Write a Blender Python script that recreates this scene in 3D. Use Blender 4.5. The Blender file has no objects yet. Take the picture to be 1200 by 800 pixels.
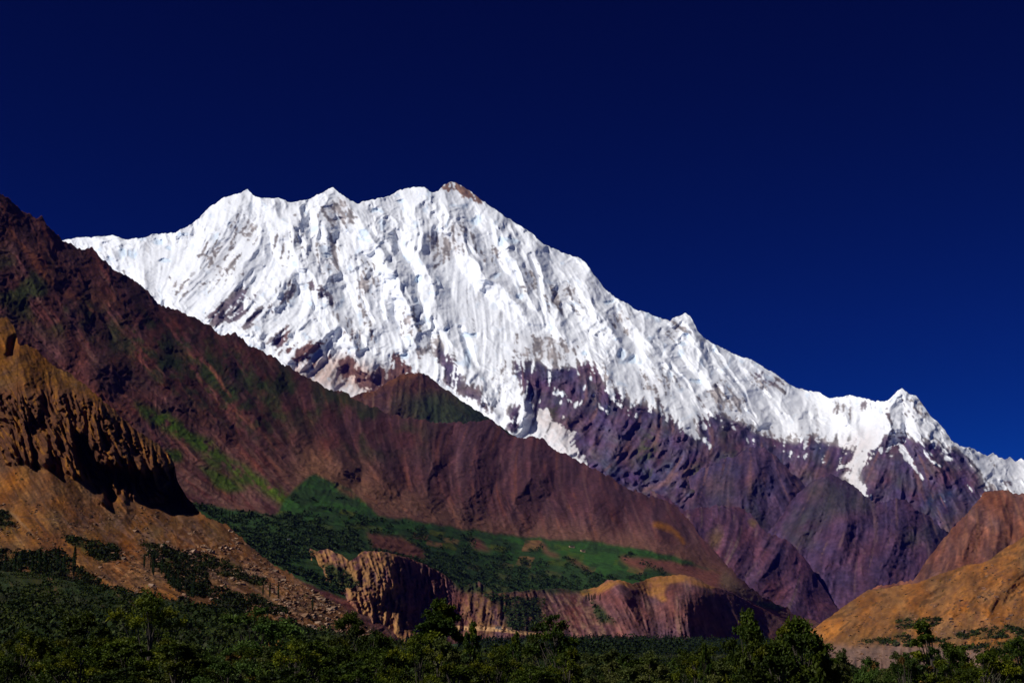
import bpy, math, random
import numpy as np
from mathutils import Vector

# ------------------------------------------------------------------ camera, world, sun, exposure
C = bpy.context.scene.collection
SC = bpy.context.scene
W, H, F, HOR = 1200.0, 800.0, 1700.0, 770.0
CAM_Z = 2.0
PITCH = math.atan((HOR - 400.0) / F)
cam_d = bpy.data.cameras.new('camera')
cam_d.sensor_width = 36.0
cam_d.lens = F / W * 36.0
cam_d.clip_start, cam_d.clip_end = 0.5, 120000.0
cam = bpy.data.objects.new('camera', cam_d)
C.objects.link(cam)
cam.location = (0, 0, CAM_Z)
cam.rotation_euler = (math.pi / 2 + PITCH, 0, 0)
SC.camera = cam

SUN = Vector((-0.68, -0.34, 0.70)).normalized()
EL = math.asin(SUN.z)
ROT = math.atan2(SUN.x, SUN.y)
SUN_STRENGTH = 4.6
SKY_STRENGTH = 0.10
world = bpy.data.worlds.new('World')
SC.world = world
world.use_nodes = True
wn, wl = world.node_tree.nodes, world.node_tree.links
bg = wn['Background']
sky = wn.new('ShaderNodeTexSky')
sky.sky_type = 'NISHITA'
sky.sun_disc = False
sky.sun_elevation = EL
sky.sun_rotation = ROT
sky.altitude = 4500.0
sky.air_density = 1.0
sky.dust_density = 0.0
sky.ozone_density = 6.0
tint = wn.new('ShaderNodeMix')
tint.data_type = 'RGBA'
tint.blend_type = 'MULTIPLY'
tint.inputs[0].default_value = 1.0
tint.inputs[7].default_value = (0.004, 0.024, 0.036, 1)      # the polarised, very deep blue of thin mountain air
gam = wn.new('ShaderNodeGamma')
gam.inputs['Gamma'].default_value = 2.3
wl.new(sky.outputs[0], gam.inputs[0])
wl.new(gam.outputs[0], tint.inputs[6])
wl.new(tint.outputs[2], bg.inputs[0])
bg.inputs[1].default_value = SKY_STRENGTH
sun_d = bpy.data.lights.new('sun', 'SUN')
sun_d.energy = SUN_STRENGTH
sun_d.angle = math.radians(0.53)
sun_d.color = (1.0, 0.95, 0.87)
sun_o = bpy.data.objects.new('sun', sun_d)
C.objects.link(sun_o)
sun_o.rotation_euler = (-SUN).to_track_quat('-Z', 'Y').to_euler()
SC.view_settings.view_transform = 'Standard'
SC.view_settings.look = 'None'
SC.view_settings.exposure = 0.0
SC.view_settings.gamma = 1.0
SC.view_settings.use_curve_mapping = False
SC.render.engine = 'CYCLES'
SC.cycles.max_bounces = 5
SC.cycles.diffuse_bounces = 3
SC.cycles.transmission_bounces = 3
SC.cycles.volume_bounces = 0
SC.cycles.use_denoising = True
SC.cycles.denoiser = 'OPENIMAGEDENOISE'
SC.cycles.denoising_input_passes = 'RGB_ALBEDO_NORMAL'
SC.cycles.denoising_prefilter = 'ACCURATE'
SC.cycles.sample_clamp_indirect = 3.0

# ------------------------------------------------------------------ helpers
f32 = np.float32


def ray(px, py):
    """direction through a photo pixel, scaled so that its forward (Y) component is 1"""
    u = (np.asarray(px, float) - W / 2) / F
    v = -(np.asarray(py, float) - H / 2) / F
    y = math.cos(PITCH) - math.sin(PITCH) * v
    z = math.sin(PITCH) + math.cos(PITCH) * v
    return u / y, z / y


def point(px, py, d):
    x, z = ray(px, py)
    return np.stack([x * d, np.broadcast_to(d, np.shape(x * d)), CAM_Z + z * d], -1)


_lat = {}


def lattice(seed):
    if seed not in _lat:
        a = np.random.RandomState(seed).rand(256, 256) * 2 * np.pi
        _lat[seed] = (np.cos(a).astype(f32), np.sin(a).astype(f32))
    return _lat[seed]


def perlin(x, y, seed=0):
    gx, gy = lattice(seed)
    x0 = np.floor(x).astype(np.int32)
    y0 = np.floor(y).astype(np.int32)
    fx, fy = (x - x0).astype(f32), (y - y0).astype(f32)
    u, v = fx * fx * fx * (fx * (fx * 6 - 15) + 10), fy * fy * fy * (fy * (fy * 6 - 15) + 10)
    X0, X1, Y0, Y1 = x0 & 255, (x0 + 1) & 255, y0 & 255, (y0 + 1) & 255

    def g(a, b, dx, dy):
        return gx[b, a] * dx + gy[b, a] * dy
    n0 = g(X0, Y0, fx, fy) * (1 - u) + g(X1, Y0, fx - 1, fy) * u
    n1 = g(X0, Y1, fx, fy - 1) * (1 - u) + g(X1, Y1, fx - 1, fy - 1) * u
    return (n0 * (1 - v) + n1 * v) * 1.5


def fbm(x, y, cell, octv=4, seed=0, gain=0.5):
    s, a, t = 0, 1.0, 0
    for o in range(octv):
        s = s + a * perlin(x / cell + 7.3 * o, y / cell - 3.1 * o, seed + o)
        t += a
        a *= gain
        cell = cell / 2.03
    return s / t


def ridged(x, y, cell, octv=4, seed=0, gain=0.5):
    s, a, t, w = 0, 1.0, 0, 1.0
    for o in range(octv):
        r = (1 - np.abs(perlin(x / cell + 5.7 * o, y / cell + 2.9 * o, seed + o)) * 1.6)
        r = np.clip(r, 0, 1) ** 2
        s = s + a * r * w
        w = np.clip(r * 1.6, 0, 1)
        t += a
        a *= gain
        cell = cell / 2.1
    return s / t


def sstep(a, b, x):
    t = np.clip((x - a) / (b - a), 0, 1)
    return t * t * (3 - 2 * t)


def blur(a, r):
    r = int(max(1, round(r)))
    for _ in range(2):
        for ax in (0, 1):
            pad = [(0, 0), (0, 0)]
            pad[ax] = (r + 1, r)
            c = np.cumsum(np.pad(a, pad, mode='edge').astype(np.float64), axis=ax)
            n = a.shape[ax]
            hi = np.take(c, np.arange(2 * r + 1, 2 * r + 1 + n), axis=ax)
            lo = np.take(c, np.arange(0, n), axis=ax)
            a = (hi - lo) / (2 * r + 1)
    return a.astype(f32)


def dmap(ctrl):
    g = rbf([(a, b, math.log(c)) for a, b, c in ctrl])
    return lambda px, py: np.exp(g(px, py))


def rbf(ctrl, cols=1):
    """thin-plate-like interpolation of scattered (px, py, value...) points"""
    P = np.array([c[:2] for c in ctrl], float) / 300.0
    V = np.array([c[2:2 + cols] for c in ctrl], float)
    r = np.hypot(P[:, None, 0] - P[None, :, 0], P[:, None, 1] - P[None, :, 1])
    n = len(P)
    A = np.zeros((n + 3, n + 3))
    A[:n, :n] = np.sqrt(r * r + 0.01) * -1 + 0
    A[:n, n] = 1
    A[:n, n + 1:] = P
    A[n, :n] = 1
    A[n + 1:, :n] = P.T
    B = np.zeros((n + 3, cols))
    B[:n] = V
    w = np.linalg.lstsq(A, B, rcond=1e-9)[0]

    def f(px, py):
        x, y = px / 300.0, py / 300.0
        out = np.zeros(np.shape(x) + (cols,), f32)
        for i in range(n):
            k = -np.sqrt((x - P[i, 0]) ** 2 + (y - P[i, 1]) ** 2 + 0.01)
            for c in range(cols):
                out[..., c] += (k * w[i, c]).astype(f32)
        for c in range(cols):
            out[..., c] += (w[n, c] + w[n + 1, c] * x + w[n + 2, c] * y).astype(f32)
        return out[..., 0] if cols == 1 else out
    return f


class Canvas:
    """a survey grid of one mountain face: relief and ground cover are worked out on it, then carried by the mesh"""

    def __init__(s, x0, x1, y0, y1, flow, seed):
        s.x0, s.y0, s.seed = x0, y0, seed
        s.X, s.Y = np.meshgrid(np.arange(x0, x1 + 1, dtype=f32), np.arange(y0, y1 + 1, dtype=f32))
        wx = fbm(s.X, s.Y, 26, 4, seed + 900)
        wy = fbm(s.X, s.Y, 26, 4, seed + 950)
        s.wx, s.wy = wx, wy
        a = rbf([(p[0], p[1], math.cos(math.radians(p[2])), math.sin(math.radians(p[2]))) for p in flow], 2)(s.X, s.Y)
        th = np.arctan2(a[..., 1], a[..., 0]) + 0.35 * fbm(s.X, s.Y, 60, 2, seed + 70)
        s.cx, s.cy = np.cos(th).astype(f32), np.sin(th).astype(f32)

    def at(s, img, px, py):
        h, w = s.X.shape
        x = np.clip(px - s.x0, 0, w - 1.001)
        y = np.clip(py - s.y0, 0, h - 1.001)
        i, j = x.astype(np.int32), y.astype(np.int32)
        fx, fy = x - i, y - j
        if img.ndim == 3:
            fx, fy = fx[..., None], fy[..., None]
        return (img[j, i] * (1 - fx) + img[j, i + 1] * fx) * (1 - fy) + (img[j + 1, i] * (1 - fx) + img[j + 1, i + 1] * fx) * fy

    def lic(s, n, L, step=1.3):
        """smear noise along the fall line: gullies, flutings, scree chutes"""
        h, w = s.X.shape
        out = n.copy()
        for sg in (1, -1):
            x, y = s.X - s.x0, s.Y - s.y0
            x, y = x.copy(), y.copy()
            for k in range(L):
                i = np.clip(x, 0, w - 1).astype(np.int32)
                j = np.clip(y, 0, h - 1).astype(np.int32)
                x += sg * step * s.cx[j, i]
                y += sg * step * s.cy[j, i]
                i = np.clip(x + .5, 0, w - 1).astype(np.int32)
                j = np.clip(y + .5, 0, h - 1).astype(np.int32)
                out += n[j, i]
        out -= out.mean()
        return out / (out.std() + 1e-6)

    def flow(s, n, L):
        m, d = n.mean(), n.std()
        return s.lic(n.astype(f32), L) * d + m

    def streak(s, cell, L, seed):
        n = perlin(s.X / cell, s.Y / cell, s.seed + seed) * (.5 + 1.2 * sstep(-.3, .4, perlin(s.X / cell / 5, s.Y / cell / 5, s.seed + seed + 40)))
        n = n + .9 * perlin(s.X / cell / 2.3, s.Y / cell / 2.3, s.seed + seed + 20) + .45 * perlin(s.X / cell * 1.9, s.Y / cell * 1.9, s.seed + seed + 30)
        return s.lic(n, L)

    def poly(s, pts, soft=2.0, warp=0.0):
        x, y = s.X + warp * s.wx, s.Y + warp * s.wy
        m = np.zeros(s.X.shape, bool)
        n = len(pts)
        for i in range(n):
            (xa, ya), (xb, yb) = pts[i], pts[(i + 1) % n]
            if ya == yb:
                continue
            m ^= ((y > min(ya, yb)) & (y <= max(ya, yb)) & (x < xa + (y - ya) * (xb - xa) / (yb - ya)))
        return blur(m.astype(f32), soft) if soft else m.astype(f32)

    def line(s, pts, warp=8.0, power=1.0):
        """pts: (px, py, half width, height); a ridge (or gully) of that height"""
        x, y = s.X + warp * s.wx, s.Y + warp * s.wy
        out = np.zeros(s.X.shape, f32)
        for (xa, ya, wa, ha), (xb, yb, wb, hb) in zip(pts[:-1], pts[1:]):
            dx, dy = xb - xa, yb - ya
            t = np.clip(((x - xa) * dx + (y - ya) * dy) / (dx * dx + dy * dy), 0, 1)
            d = np.hypot(x - xa - t * dx, y - ya - t * dy)
            w_, h_ = wa + (wb - wa) * t, ha + (hb - ha) * t
            out = np.maximum(out, h_ * np.clip(1 - d / w_, 0, 1) ** power)
        return out

    def blobs(s, pts, warp=10.0):
        x, y = s.X + warp * s.wx, s.Y + warp * s.wy
        out = np.zeros(s.X.shape, f32)
        for p in pts:
            px, py, r, a = p[:4]
            ry = p[4] if len(p) > 4 else r
            out = np.maximum(out, a * np.clip(1 - ((x - px) / r) ** 2 - ((y - py) / ry) ** 2, 0, 1))
        return out


def deep(c, k=0.6, sat=1.35):
    l = c.mean(-1, keepdims=True)
    return np.clip(l + (c - l) * sat, 0.002, 1) * k


def mixc(a, b, m):
    m = np.clip(m, 0, 1)[..., None]
    return a * (1 - m) + b * m


def const(cv, c):
    return np.ones(cv.X.shape + (3,), f32) * np.array(c, f32)


def new_mesh(name, co, quads, cols=None, smooth=True, mat=None):
    me = bpy.data.meshes.new(name)
    co = np.ascontiguousarray(co.reshape(-1, 3), f32)
    n, k = quads.shape
    me.vertices.add(len(co))
    me.vertices.foreach_set('co', co.ravel())
    me.loops.add(n * k)
    me.loops.foreach_set('vertex_index', quads.astype(np.int32).ravel())
    me.polygons.add(n)
    me.polygons.foreach_set('loop_start', np.arange(0, n * k, k, dtype=np.int32))
    me.polygons.foreach_set('loop_total', np.full(n, k, np.int32))
    me.polygons.foreach_set('use_smooth', np.full(n, smooth, bool))
    me.update(calc_edges=True)
    if cols is not None:
        at = me.color_attributes.new('cover', 'FLOAT_COLOR', 'POINT')
        c4 = np.ones((len(co), 4), f32)
        c4[:, :3] = cols.reshape(-1, 3)
        at.data.foreach_set('color', c4.ravel())
    if mat:
        me.materials.append(mat)
    return me


def link(name, me, parent=None, kind=None, label=None, cat=None, group=None, loc=None):
    o = bpy.data.objects.new(name, me)
    C.objects.link(o)
    if parent: o.parent = parent
    if loc is not None: o.location = loc
    if kind: o['kind'] = kind
    if label: o['label'] = label
    if cat: o['category'] = cat
    if group: o['group'] = group
    return o


SURF = {}


def terrain(name, cv, crest, bottom, depth, relief, cover, mat, x0, x1, nx, ny, jag=1.2, label=None, cat=None, back=None):
    px = np.linspace(x0, x1, nx)
    cr = np.interp(px, [p[0] for p in crest], [p[1] for p in crest])
    cr = cr + jag * (1.9 * fbm(px, px * 0 + 3.3, 15, 4, cv.seed + 5) - .9 * np.abs(perlin(px / 5.3, px * 0 + .5, cv.seed + 6)) + .5 * perlin(px / 2.4, px * 0 + .7, cv.seed + 7) + .3)
    bt = np.interp(px, [p[0] for p in bottom], [p[1] for p in bottom])
    v = np.linspace(0, 1, ny)[:, None]
    PY = cr[None] + (bt - cr)[None] * v
    PX = np.broadcast_to(px[None], PY.shape)
    D = depth(PX, PY) - cv.at(relief, PX, PY)
    P = point(PX, PY, D)
    col = cv.at(cover, PX, PY)
    # the far side of the mountain, so that the crest is a ridge and not an edge
    bd = back or 0.12
    rows = []
    for k in (1, 2, 3, 5, 8):
        s = D[0] * bd * k * 0.25
        q = P[0].copy()
        q[:, 1] += s
        q[:, 0] *= (D[0] + s) / D[0]
        q[:, 2] -= s * (0.55 + 0.1 * perlin(px / 30, px * 0 + k * 3.7, cv.seed + 8))
        rows.append(q)
    P = np.concatenate([np.stack(rows[::-1]), P], 0)
    col = np.concatenate([np.repeat(col[:1], 5, 0), col], 0)
    R = P.shape[0]
    idx = np.arange(R * nx).reshape(R, nx)
    quads = np.stack([idx[:-1, :-1], idx[1:, :-1], idx[1:, 1:], idx[:-1, 1:]], -1).reshape(-1, 4)
    o = link(name, new_mesh(name, P, quads, col, True, mat), kind='structure', label=label, cat=cat)
    SURF[name] = (cv, depth, relief, crest)
    return o


def on_surface(name, px, py):
    cv, depth, relief, _ = SURF[name]
    px, py = np.asarray(px, f32), np.asarray(py, f32)
    return point(px, py, depth(px, py) - cv.at(relief, px, py))


def ground_mat(name, scale, bump, rough=0.95, var=0.25, spec=0.1):
    """earth, rock or snow: its surveyed cover colour, broken up by world-space noise, and fine bump"""
    m = bpy.data.materials.new(name)
    m.use_nodes = True
    n, l = m.node_tree.nodes, m.node_tree.links
    b = n['Principled BSDF']
    b.inputs['Roughness'].default_value = rough
    b.inputs['Specular IOR Level'].default_value = spec
    at = n.new('ShaderNodeAttribute')
    at.attribute_name = 'cover'
    ge = n.new('ShaderNodeNewGeometry')
    no = n.new('ShaderNodeTexNoise')
    no.inputs['Scale'].default_value = 1.0 / scale
    no.inputs['Detail'].default_value = 7
    no.inputs['Roughness'].default_value = 0.65
    l.new(ge.outputs['Position'], no.inputs['Vector'])
    mr = n.new('ShaderNodeMapRange')
    mr.inputs[1].default_value, mr.inputs[2].default_value = 0.3, 0.7
    mr.inputs[3].default_value, mr.inputs[4].default_value = 1 - var, 1 + var
    l.new(no.outputs[0], mr.inputs[0])
    mx = n.new('ShaderNodeVectorMath')
    mx.operation = 'SCALE'
    l.new(at.outputs['Color'], mx.inputs[0])
    l.new(mr.outputs[0], mx.inputs['Scale'])
    l.new(mx.outputs[0], b.inputs['Base Color'])
    bp = n.new('ShaderNodeBump')
    bp.inputs['Strength'].default_value = 1.0
    bp.inputs['Distance'].default_value = bump
    l.new(no.outputs[0], bp.inputs['Height'])
    l.new(bp.outputs[0], b.inputs['Normal'])
    return m


M_snow = ground_mat('snow_and_rock', 45.0, 2.5, 0.7, 0.05)
M_far = ground_mat('far_rock', 60.0, 14.0, 0.95, 0.3)
M_mid = ground_mat('mid_slope', 22.0, 5.0, 0.95, 0.35)
M_near = ground_mat('near_slope', 6.0, 1.6, 0.95, 0.35)
def haze():
    m = bpy.data.materials.new('haze')
    m.use_nodes = True
    n = m.node_tree.nodes
    n.remove(n['Principled BSDF'])
    v = n.new('ShaderNodeVolumePrincipled')
    v.inputs['Color'].default_value = (0.03, 0.05, 1.0, 1)
    v.inputs['Density'].default_value = 4.5e-6
    v.inputs['Anisotropy'].default_value = 0.0
    m.node_tree.links.new(v.outputs[0], n['Material Output'].inputs['Volume'])
    x, lo, hi = 26000.0, -60.0, 6100.0
    co = np.array([(a, b, c) for c in (lo, hi) for b in (-x, x) for a in (-x, x)], float)
    q = np.array([(0, 2, 3, 1), (4, 5, 7, 6), (0, 1, 5, 4), (2, 6, 7, 3), (0, 4, 6, 2), (1, 3, 7, 5)])
    link('haze', new_mesh('haze', co, q, None, False, m), kind='stuff', label='thin blue air between the valley and the peaks')


haze()
M_ground = ground_mat('ground_soil', 2.0, 0.3, 0.95, 0.4)

# ------------------------------------------------------------------ 1 the snow mountain
SHADED_SERACS = [(386, 298, 9, 1, 4), (398, 257, 10, 1, 3), (558, 258, 11, 1, 7), (598, 281, 14, 1, 4), (586, 284, 5, 1, 6), (470, 237, 6, .9, 3),
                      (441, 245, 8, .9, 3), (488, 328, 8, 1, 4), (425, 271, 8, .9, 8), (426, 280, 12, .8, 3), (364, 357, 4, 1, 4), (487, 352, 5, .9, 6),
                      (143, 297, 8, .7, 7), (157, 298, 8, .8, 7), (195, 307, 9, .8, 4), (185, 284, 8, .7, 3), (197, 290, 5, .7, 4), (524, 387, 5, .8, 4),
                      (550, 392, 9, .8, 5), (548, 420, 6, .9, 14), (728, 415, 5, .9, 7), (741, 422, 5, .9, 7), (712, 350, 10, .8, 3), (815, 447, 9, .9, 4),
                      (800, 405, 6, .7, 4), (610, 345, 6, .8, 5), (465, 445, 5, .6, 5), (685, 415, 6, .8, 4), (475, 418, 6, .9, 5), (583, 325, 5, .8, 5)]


def snow_mountain():
    flow = [(80, 300, 60), (150, 320, 70), (210, 320, 115), (260, 290, 125), (310, 320, 122), (340, 400, 135),
            (370, 290, 75), (400, 340, 75), (430, 300, 70), (480, 300, 95), (500, 400, 80), (560, 400, 86),
            (620, 420, 84), (640, 300, 60), (700, 380, 60), (800, 430, 50), (900, 480, 48), (1000, 500, 105),
            (1030, 540, 110), (1065, 520, 60), (1130, 540, 50), (1190, 550, 60), (680, 500, 125), (720, 530, 130), (780, 570, 135),
            (850, 560, 120), (900, 600, 120), (1000, 600, 105), (1100, 620, 70)]
    cv = Canvas(-10, 1260, 200, 700, flow, 11)
    X, Y = cv.X, cv.Y
    crest = [(0, 285), (60, 283), (80, 280), (95, 279), (110, 277), (132, 276), (150, 281), (165, 279), (180, 275), (205, 272),
             (222, 264), (233, 256), (245, 243), (262, 232), (280, 226), (290, 222), (297, 229), (306, 232),
             (328, 232), (337, 237), (350, 236), (368, 231), (380, 224), (390, 219), (397, 225), (410, 236), (418, 239),
             (440, 234), (455, 229), (470, 223), (482, 220), (490, 218), (500, 221), (507, 226), (514, 224), (520, 217),
             (528, 213), (536, 215), (552, 225), (567, 236), (580, 245), (600, 259), (620, 271), (632, 281), (645, 290),
             (660, 296), (680, 302), (687, 308), (697, 322), (710, 340), (718, 346), (735, 355), (745, 362), (760, 367),
             (775, 373), (785, 376), (793, 371), (803, 367), (810, 372), (817, 386), (825, 396), (845, 407), (860, 415),
             (880, 421), (900, 433), (915, 443), (930, 453), (945, 458), (958, 459), (972, 466), (985, 465), (997, 463),
             (1010, 466), (1025, 471), (1040, 470), (1046, 464), (1052, 457), (1057, 454), (1065, 460), (1074, 463),
             (1080, 472), (1090, 486), (1105, 500), (1115, 516), (1125, 522), (1140, 525), (1150, 530), (1158, 534),
             (1164, 530), (1170, 536), (1178, 539), (1184, 536), (1190, 541), (1197, 537), (1204, 543), (1260, 560)]
    crest.sort()
    bottom = [(-10, 470), (300, 500), (420, 560), (600, 640), (800, 680), (1260, 690)]
    depth = dmap([(0, 285, 17500), (290, 222, 17800), (530, 213, 18500), (700, 320, 17400), (850, 407, 16500), (960, 460, 15800),
                 (1057, 454, 14500), (1200, 540, 14000), (0, 470, 14500), (300, 450, 14000), (500, 450, 14300),
                 (640, 480, 13600), (800, 500, 13500), (400, 560, 12500), (600, 640, 11200), (800, 680, 10600),
                 (1040, 600, 11800), (1200, 640, 11600), (560, 330, 16400), (1000, 520, 14000)])
    # main ribs, traced down from the summits
    L = cv.line
    ribs = [
        L([(290, 221, 28, 100), (318, 240, 30, 200), (342, 270, 30, 260), (352, 300, 26, 280), (370, 330, 24, 200), (395, 375, 20, 90)]),
        L([(290, 221, 30, 80), (270, 262, 30, 120), (235, 310, 26, 120), (212, 350, 20, 60)]),
        L([(318, 240, 20, 80), (300, 290, 22, 110), (262, 345, 22, 120), (235, 375, 18, 90)]),
        L([(352, 300, 20, 110), (330, 340, 22, 140), (290, 378, 18, 90)]),
        L([(389, 219, 20, 80), (378, 250, 22, 160), (372, 290, 20, 150), (385, 330, 18, 100)]),
        L([(389, 219, 22, 80), (412, 245, 22, 150), (440, 285, 24, 240), (460, 315, 20, 260), (476, 350, 18, 220), (490, 400, 16, 90)]),
        L([(415, 270, 16, 60), (418, 310, 20, 140), (428, 350, 18, 150), (438, 378, 12, 60)]),
        L([(490, 218, 24, 60), (492, 255, 22, 160), (492, 290, 20, 190), (505, 330, 20, 150), (520, 380, 18, 80)]),
        L([(514, 224, 14, 40), (526, 250, 18, 120), (548, 290, 22, 240), (570, 322, 20, 260), (596, 345, 20, 200), (622, 372, 18, 90)]),
        L([(560, 232, 16, 40), (585, 270, 22, 150), (606, 310, 22, 240), (618, 340, 18, 180), (632, 372, 14, 70)]),
        L([(620, 271, 16, 50), (623, 295, 20, 220), (634, 330, 18, 240), (640, 358, 14, 120), (660, 395, 14, 70)]),
        L([(685, 305, 20, 60), (688, 340, 22, 160), (705, 372, 22, 180), (725, 405, 20, 120)]),
        L([(735, 355, 14, 90), (742, 370, 18, 240), (755, 390, 18, 200), (780, 420, 18, 120), (805, 450, 16, 100)]),
        L([(803, 367, 18, 60), (815, 395, 18, 200), (818, 420, 18, 230), (840, 450, 18, 170), (868, 480, 16, 100)]),
        L([(822, 392, 14, 60), (846, 425, 16, 170), (865, 455, 16, 170), (890, 490, 16, 100)]),
        L([(880, 421, 18, 60), (905, 450, 20, 120), (925, 480, 18, 100), (940, 510, 18, 80)]),
        L([(965, 460, 14, 40), (985, 484, 14, 120), (1010, 510, 14, 80)]),
        L([(1055, 454, 16, 90), (1044, 480, 22, 320), (1040, 510, 26, 420), (1030, 545, 34, 440), (1020, 585, 40, 400)]),
        L([(1057, 454, 22, 60), (1075, 500, 24, 180), (1095, 540, 30, 260), (1110, 590, 40, 260)]),
        L([(1100, 495, 16, 60), (1118, 530, 22, 200), (1140, 565, 28, 240), (1150, 600, 30, 200)]),
        L([(397, 380, 14, 90), (370, 400, 18, 180), (335, 428, 18, 170)]),
        L([(397, 380, 14, 90), (412, 405, 16, 170), (432, 438, 16, 160)]),
        L([(520, 400, 16, 60), (545, 440, 20, 170), (580, 485, 20, 170)]),
        L([(612, 440, 20, 120), (612, 472, 22, 260), (600, 500, 18, 200)]),
        # buttresses of the rock base
        L([(700, 432, 30, 160), (735, 480, 40, 340), (720, 540, 50, 420), (700, 600, 50, 380)]),
        L([(650, 440, 26, 120), (660, 480, 30, 200), (690, 530, 36, 200)]),
        L([(770, 478, 24, 120), (800, 530, 40, 320), (790, 590, 50, 320)]),
        L([(832, 484, 24, 160), (850, 520, 40, 340), (880, 560, 50, 340)]),
        L([(940, 512, 20, 120), (950, 550, 36, 260), (960, 600, 40, 220)]),
        L([(497, 345, 14, 30), (530, 400, 14, 80), (560, 440, 12, 70)]),
    ]
    big = np.zeros(X.shape, f32)
    for r in ribs:
        big = np.maximum(big, r) + 0.25 * np.minimum(big, r)
    s1 = cv.streak(15, 26, 1)
    s2 = cv.streak(7, 22, 2)
    s3 = cv.streak(3.2, 14, 3)
    wx, wy = X + 9 * cv.wx, Y + 9 * cv.wy
    rd = .55 * cv.flow(ridged(wx, wy, 55, 5, 31), 12) + .45 * ridged(wx, wy, 55, 5, 31)
    cr = .4 * cv.flow(ridged(wx, wy, 17, 4, 47), 4) + .6 * ridged(wx, wy, 17, 4, 47)
    flut = sstep(0, 1, cv.blobs([(580, 360, 75, 2.0, 75), (230, 320, 70, 1.6, 50), (300, 290, 50, 1.2, 60), (530, 300, 40, 1, 40)], 5))
    below = cv.poly(SNOWLINE, 6, 10)
    calm = np.clip(flut * 0.75, 0, 1)
    crag = sstep(-.22, .3, fbm(X, Y, 48, 3, 140))
    relief = (1.35 * big * (1 - .55 * blur(below, 8)) + 14 * (-np.abs(s1)) * (1 - .5 * calm) + 5 * (-np.abs(s2)) + (1.6 + 1.2 * flut) * s3
              + 170 * rd * (1 - .7 * calm) + crag * (92 * cr * (1 - .75 * calm) + 40 * fbm(wx, wy, 9, 4, 60)) + 26 * cr * (1 - .6 * calm))
    relief = relief + below * (22 * cr + 14 * (-np.abs(s1)) + 5 * s2)
    G = cv.line
    for g in ([(347, 270, 4, 60), (350, 288, 7, 150), (358, 312, 4, 60)], [(491, 268, 3, 50), (490, 292, 3, 60)], [(546, 284, 3, 60), (554, 297, 5, 120), (566, 308, 3, 50)], [(623, 298, 4, 70), (630, 325, 5, 130), (637, 352, 4, 60)],
              [(603, 318, 3, 60), (613, 340, 4, 80)], [(738, 358, 5, 90), (745, 370, 8, 150), (752, 386, 3, 60)], [(541, 385, 4, 60), (548, 405, 6, 140), (558, 432, 5, 60)], [(610, 476, 4, 80), (604, 500, 8, 140)],
              [(816, 402, 3, 70), (817, 418, 3, 50)], [(828, 398, 2, 40), (845, 422, 4, 90), (868, 455, 3, 80), (886, 488, 2, 40)], [(432, 265, 4, 60), (446, 282, 5, 90), (462, 308, 4, 60)], [(472, 335, 3, 50), (480, 356, 3, 60)],
              [(418, 305, 2, 30), (425, 345, 3, 60), (434, 378, 3, 40)], [(380, 262, 3, 50), (374, 285, 3, 50)], [(365, 340, 3, 60), (370, 362, 3, 50)], [(700, 415, 2, 40), (712, 425, 3, 50)], [(690, 340, 3, 50), (700, 360, 3, 60)],
              [(760, 395, 3, 50), (790, 430, 3, 60), (810, 455, 2, 40)]):
        relief = relief - G(g, 5, .7) * 1.1
    relief = relief - 45 * sstep(.1, .8, cv.blobs(SHADED_SERACS, 9))
    # serac bands: the ice breaks in steps
    st = fbm(wx, wy, 38, 3, 77) * 6 + (Y - 0.15 * X) / 26.0
    fr = st - np.floor(st)
    relief = relief + (1 - calm) * 38 * (sstep(0.0, 0.82, fr) - fr * 1.0) * sstep(-.1, .3, fbm(X, Y, 60, 2, 78))
    # -------- cover
    snow = const(cv, (0.85, 0.87, 0.92))
    nz = fbm(wx, wy, 9, 4, 80)
    nzl = cv.lic(perlin(X / 3.5, Y / 3.5, 85) + .8 * perlin(X / 8, Y / 8, 86), 7)
    nzf = fbm(wx, wy, 4, 3, 88)
    mixn = 0.5 * nzl + 1.3 * nz + 1.6 * nzf
    P = cv.poly
    prob = np.zeros(X.shape, f32) + 0.02
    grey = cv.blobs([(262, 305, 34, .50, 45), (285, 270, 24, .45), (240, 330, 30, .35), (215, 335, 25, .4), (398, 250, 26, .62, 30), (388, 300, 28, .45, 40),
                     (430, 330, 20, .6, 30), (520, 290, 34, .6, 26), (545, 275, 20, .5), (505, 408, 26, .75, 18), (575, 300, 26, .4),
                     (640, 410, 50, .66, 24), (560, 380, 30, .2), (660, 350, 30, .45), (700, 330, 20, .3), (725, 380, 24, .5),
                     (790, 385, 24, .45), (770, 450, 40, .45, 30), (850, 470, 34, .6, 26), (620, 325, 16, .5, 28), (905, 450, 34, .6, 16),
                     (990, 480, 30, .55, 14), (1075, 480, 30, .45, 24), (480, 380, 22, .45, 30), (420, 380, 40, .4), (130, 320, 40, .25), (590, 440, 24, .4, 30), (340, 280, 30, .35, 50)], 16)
    prob = np.maximum(prob, grey)
    prob = np.maximum(prob, .12)
    rockpoly = np.zeros(X.shape, f32)
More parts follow.
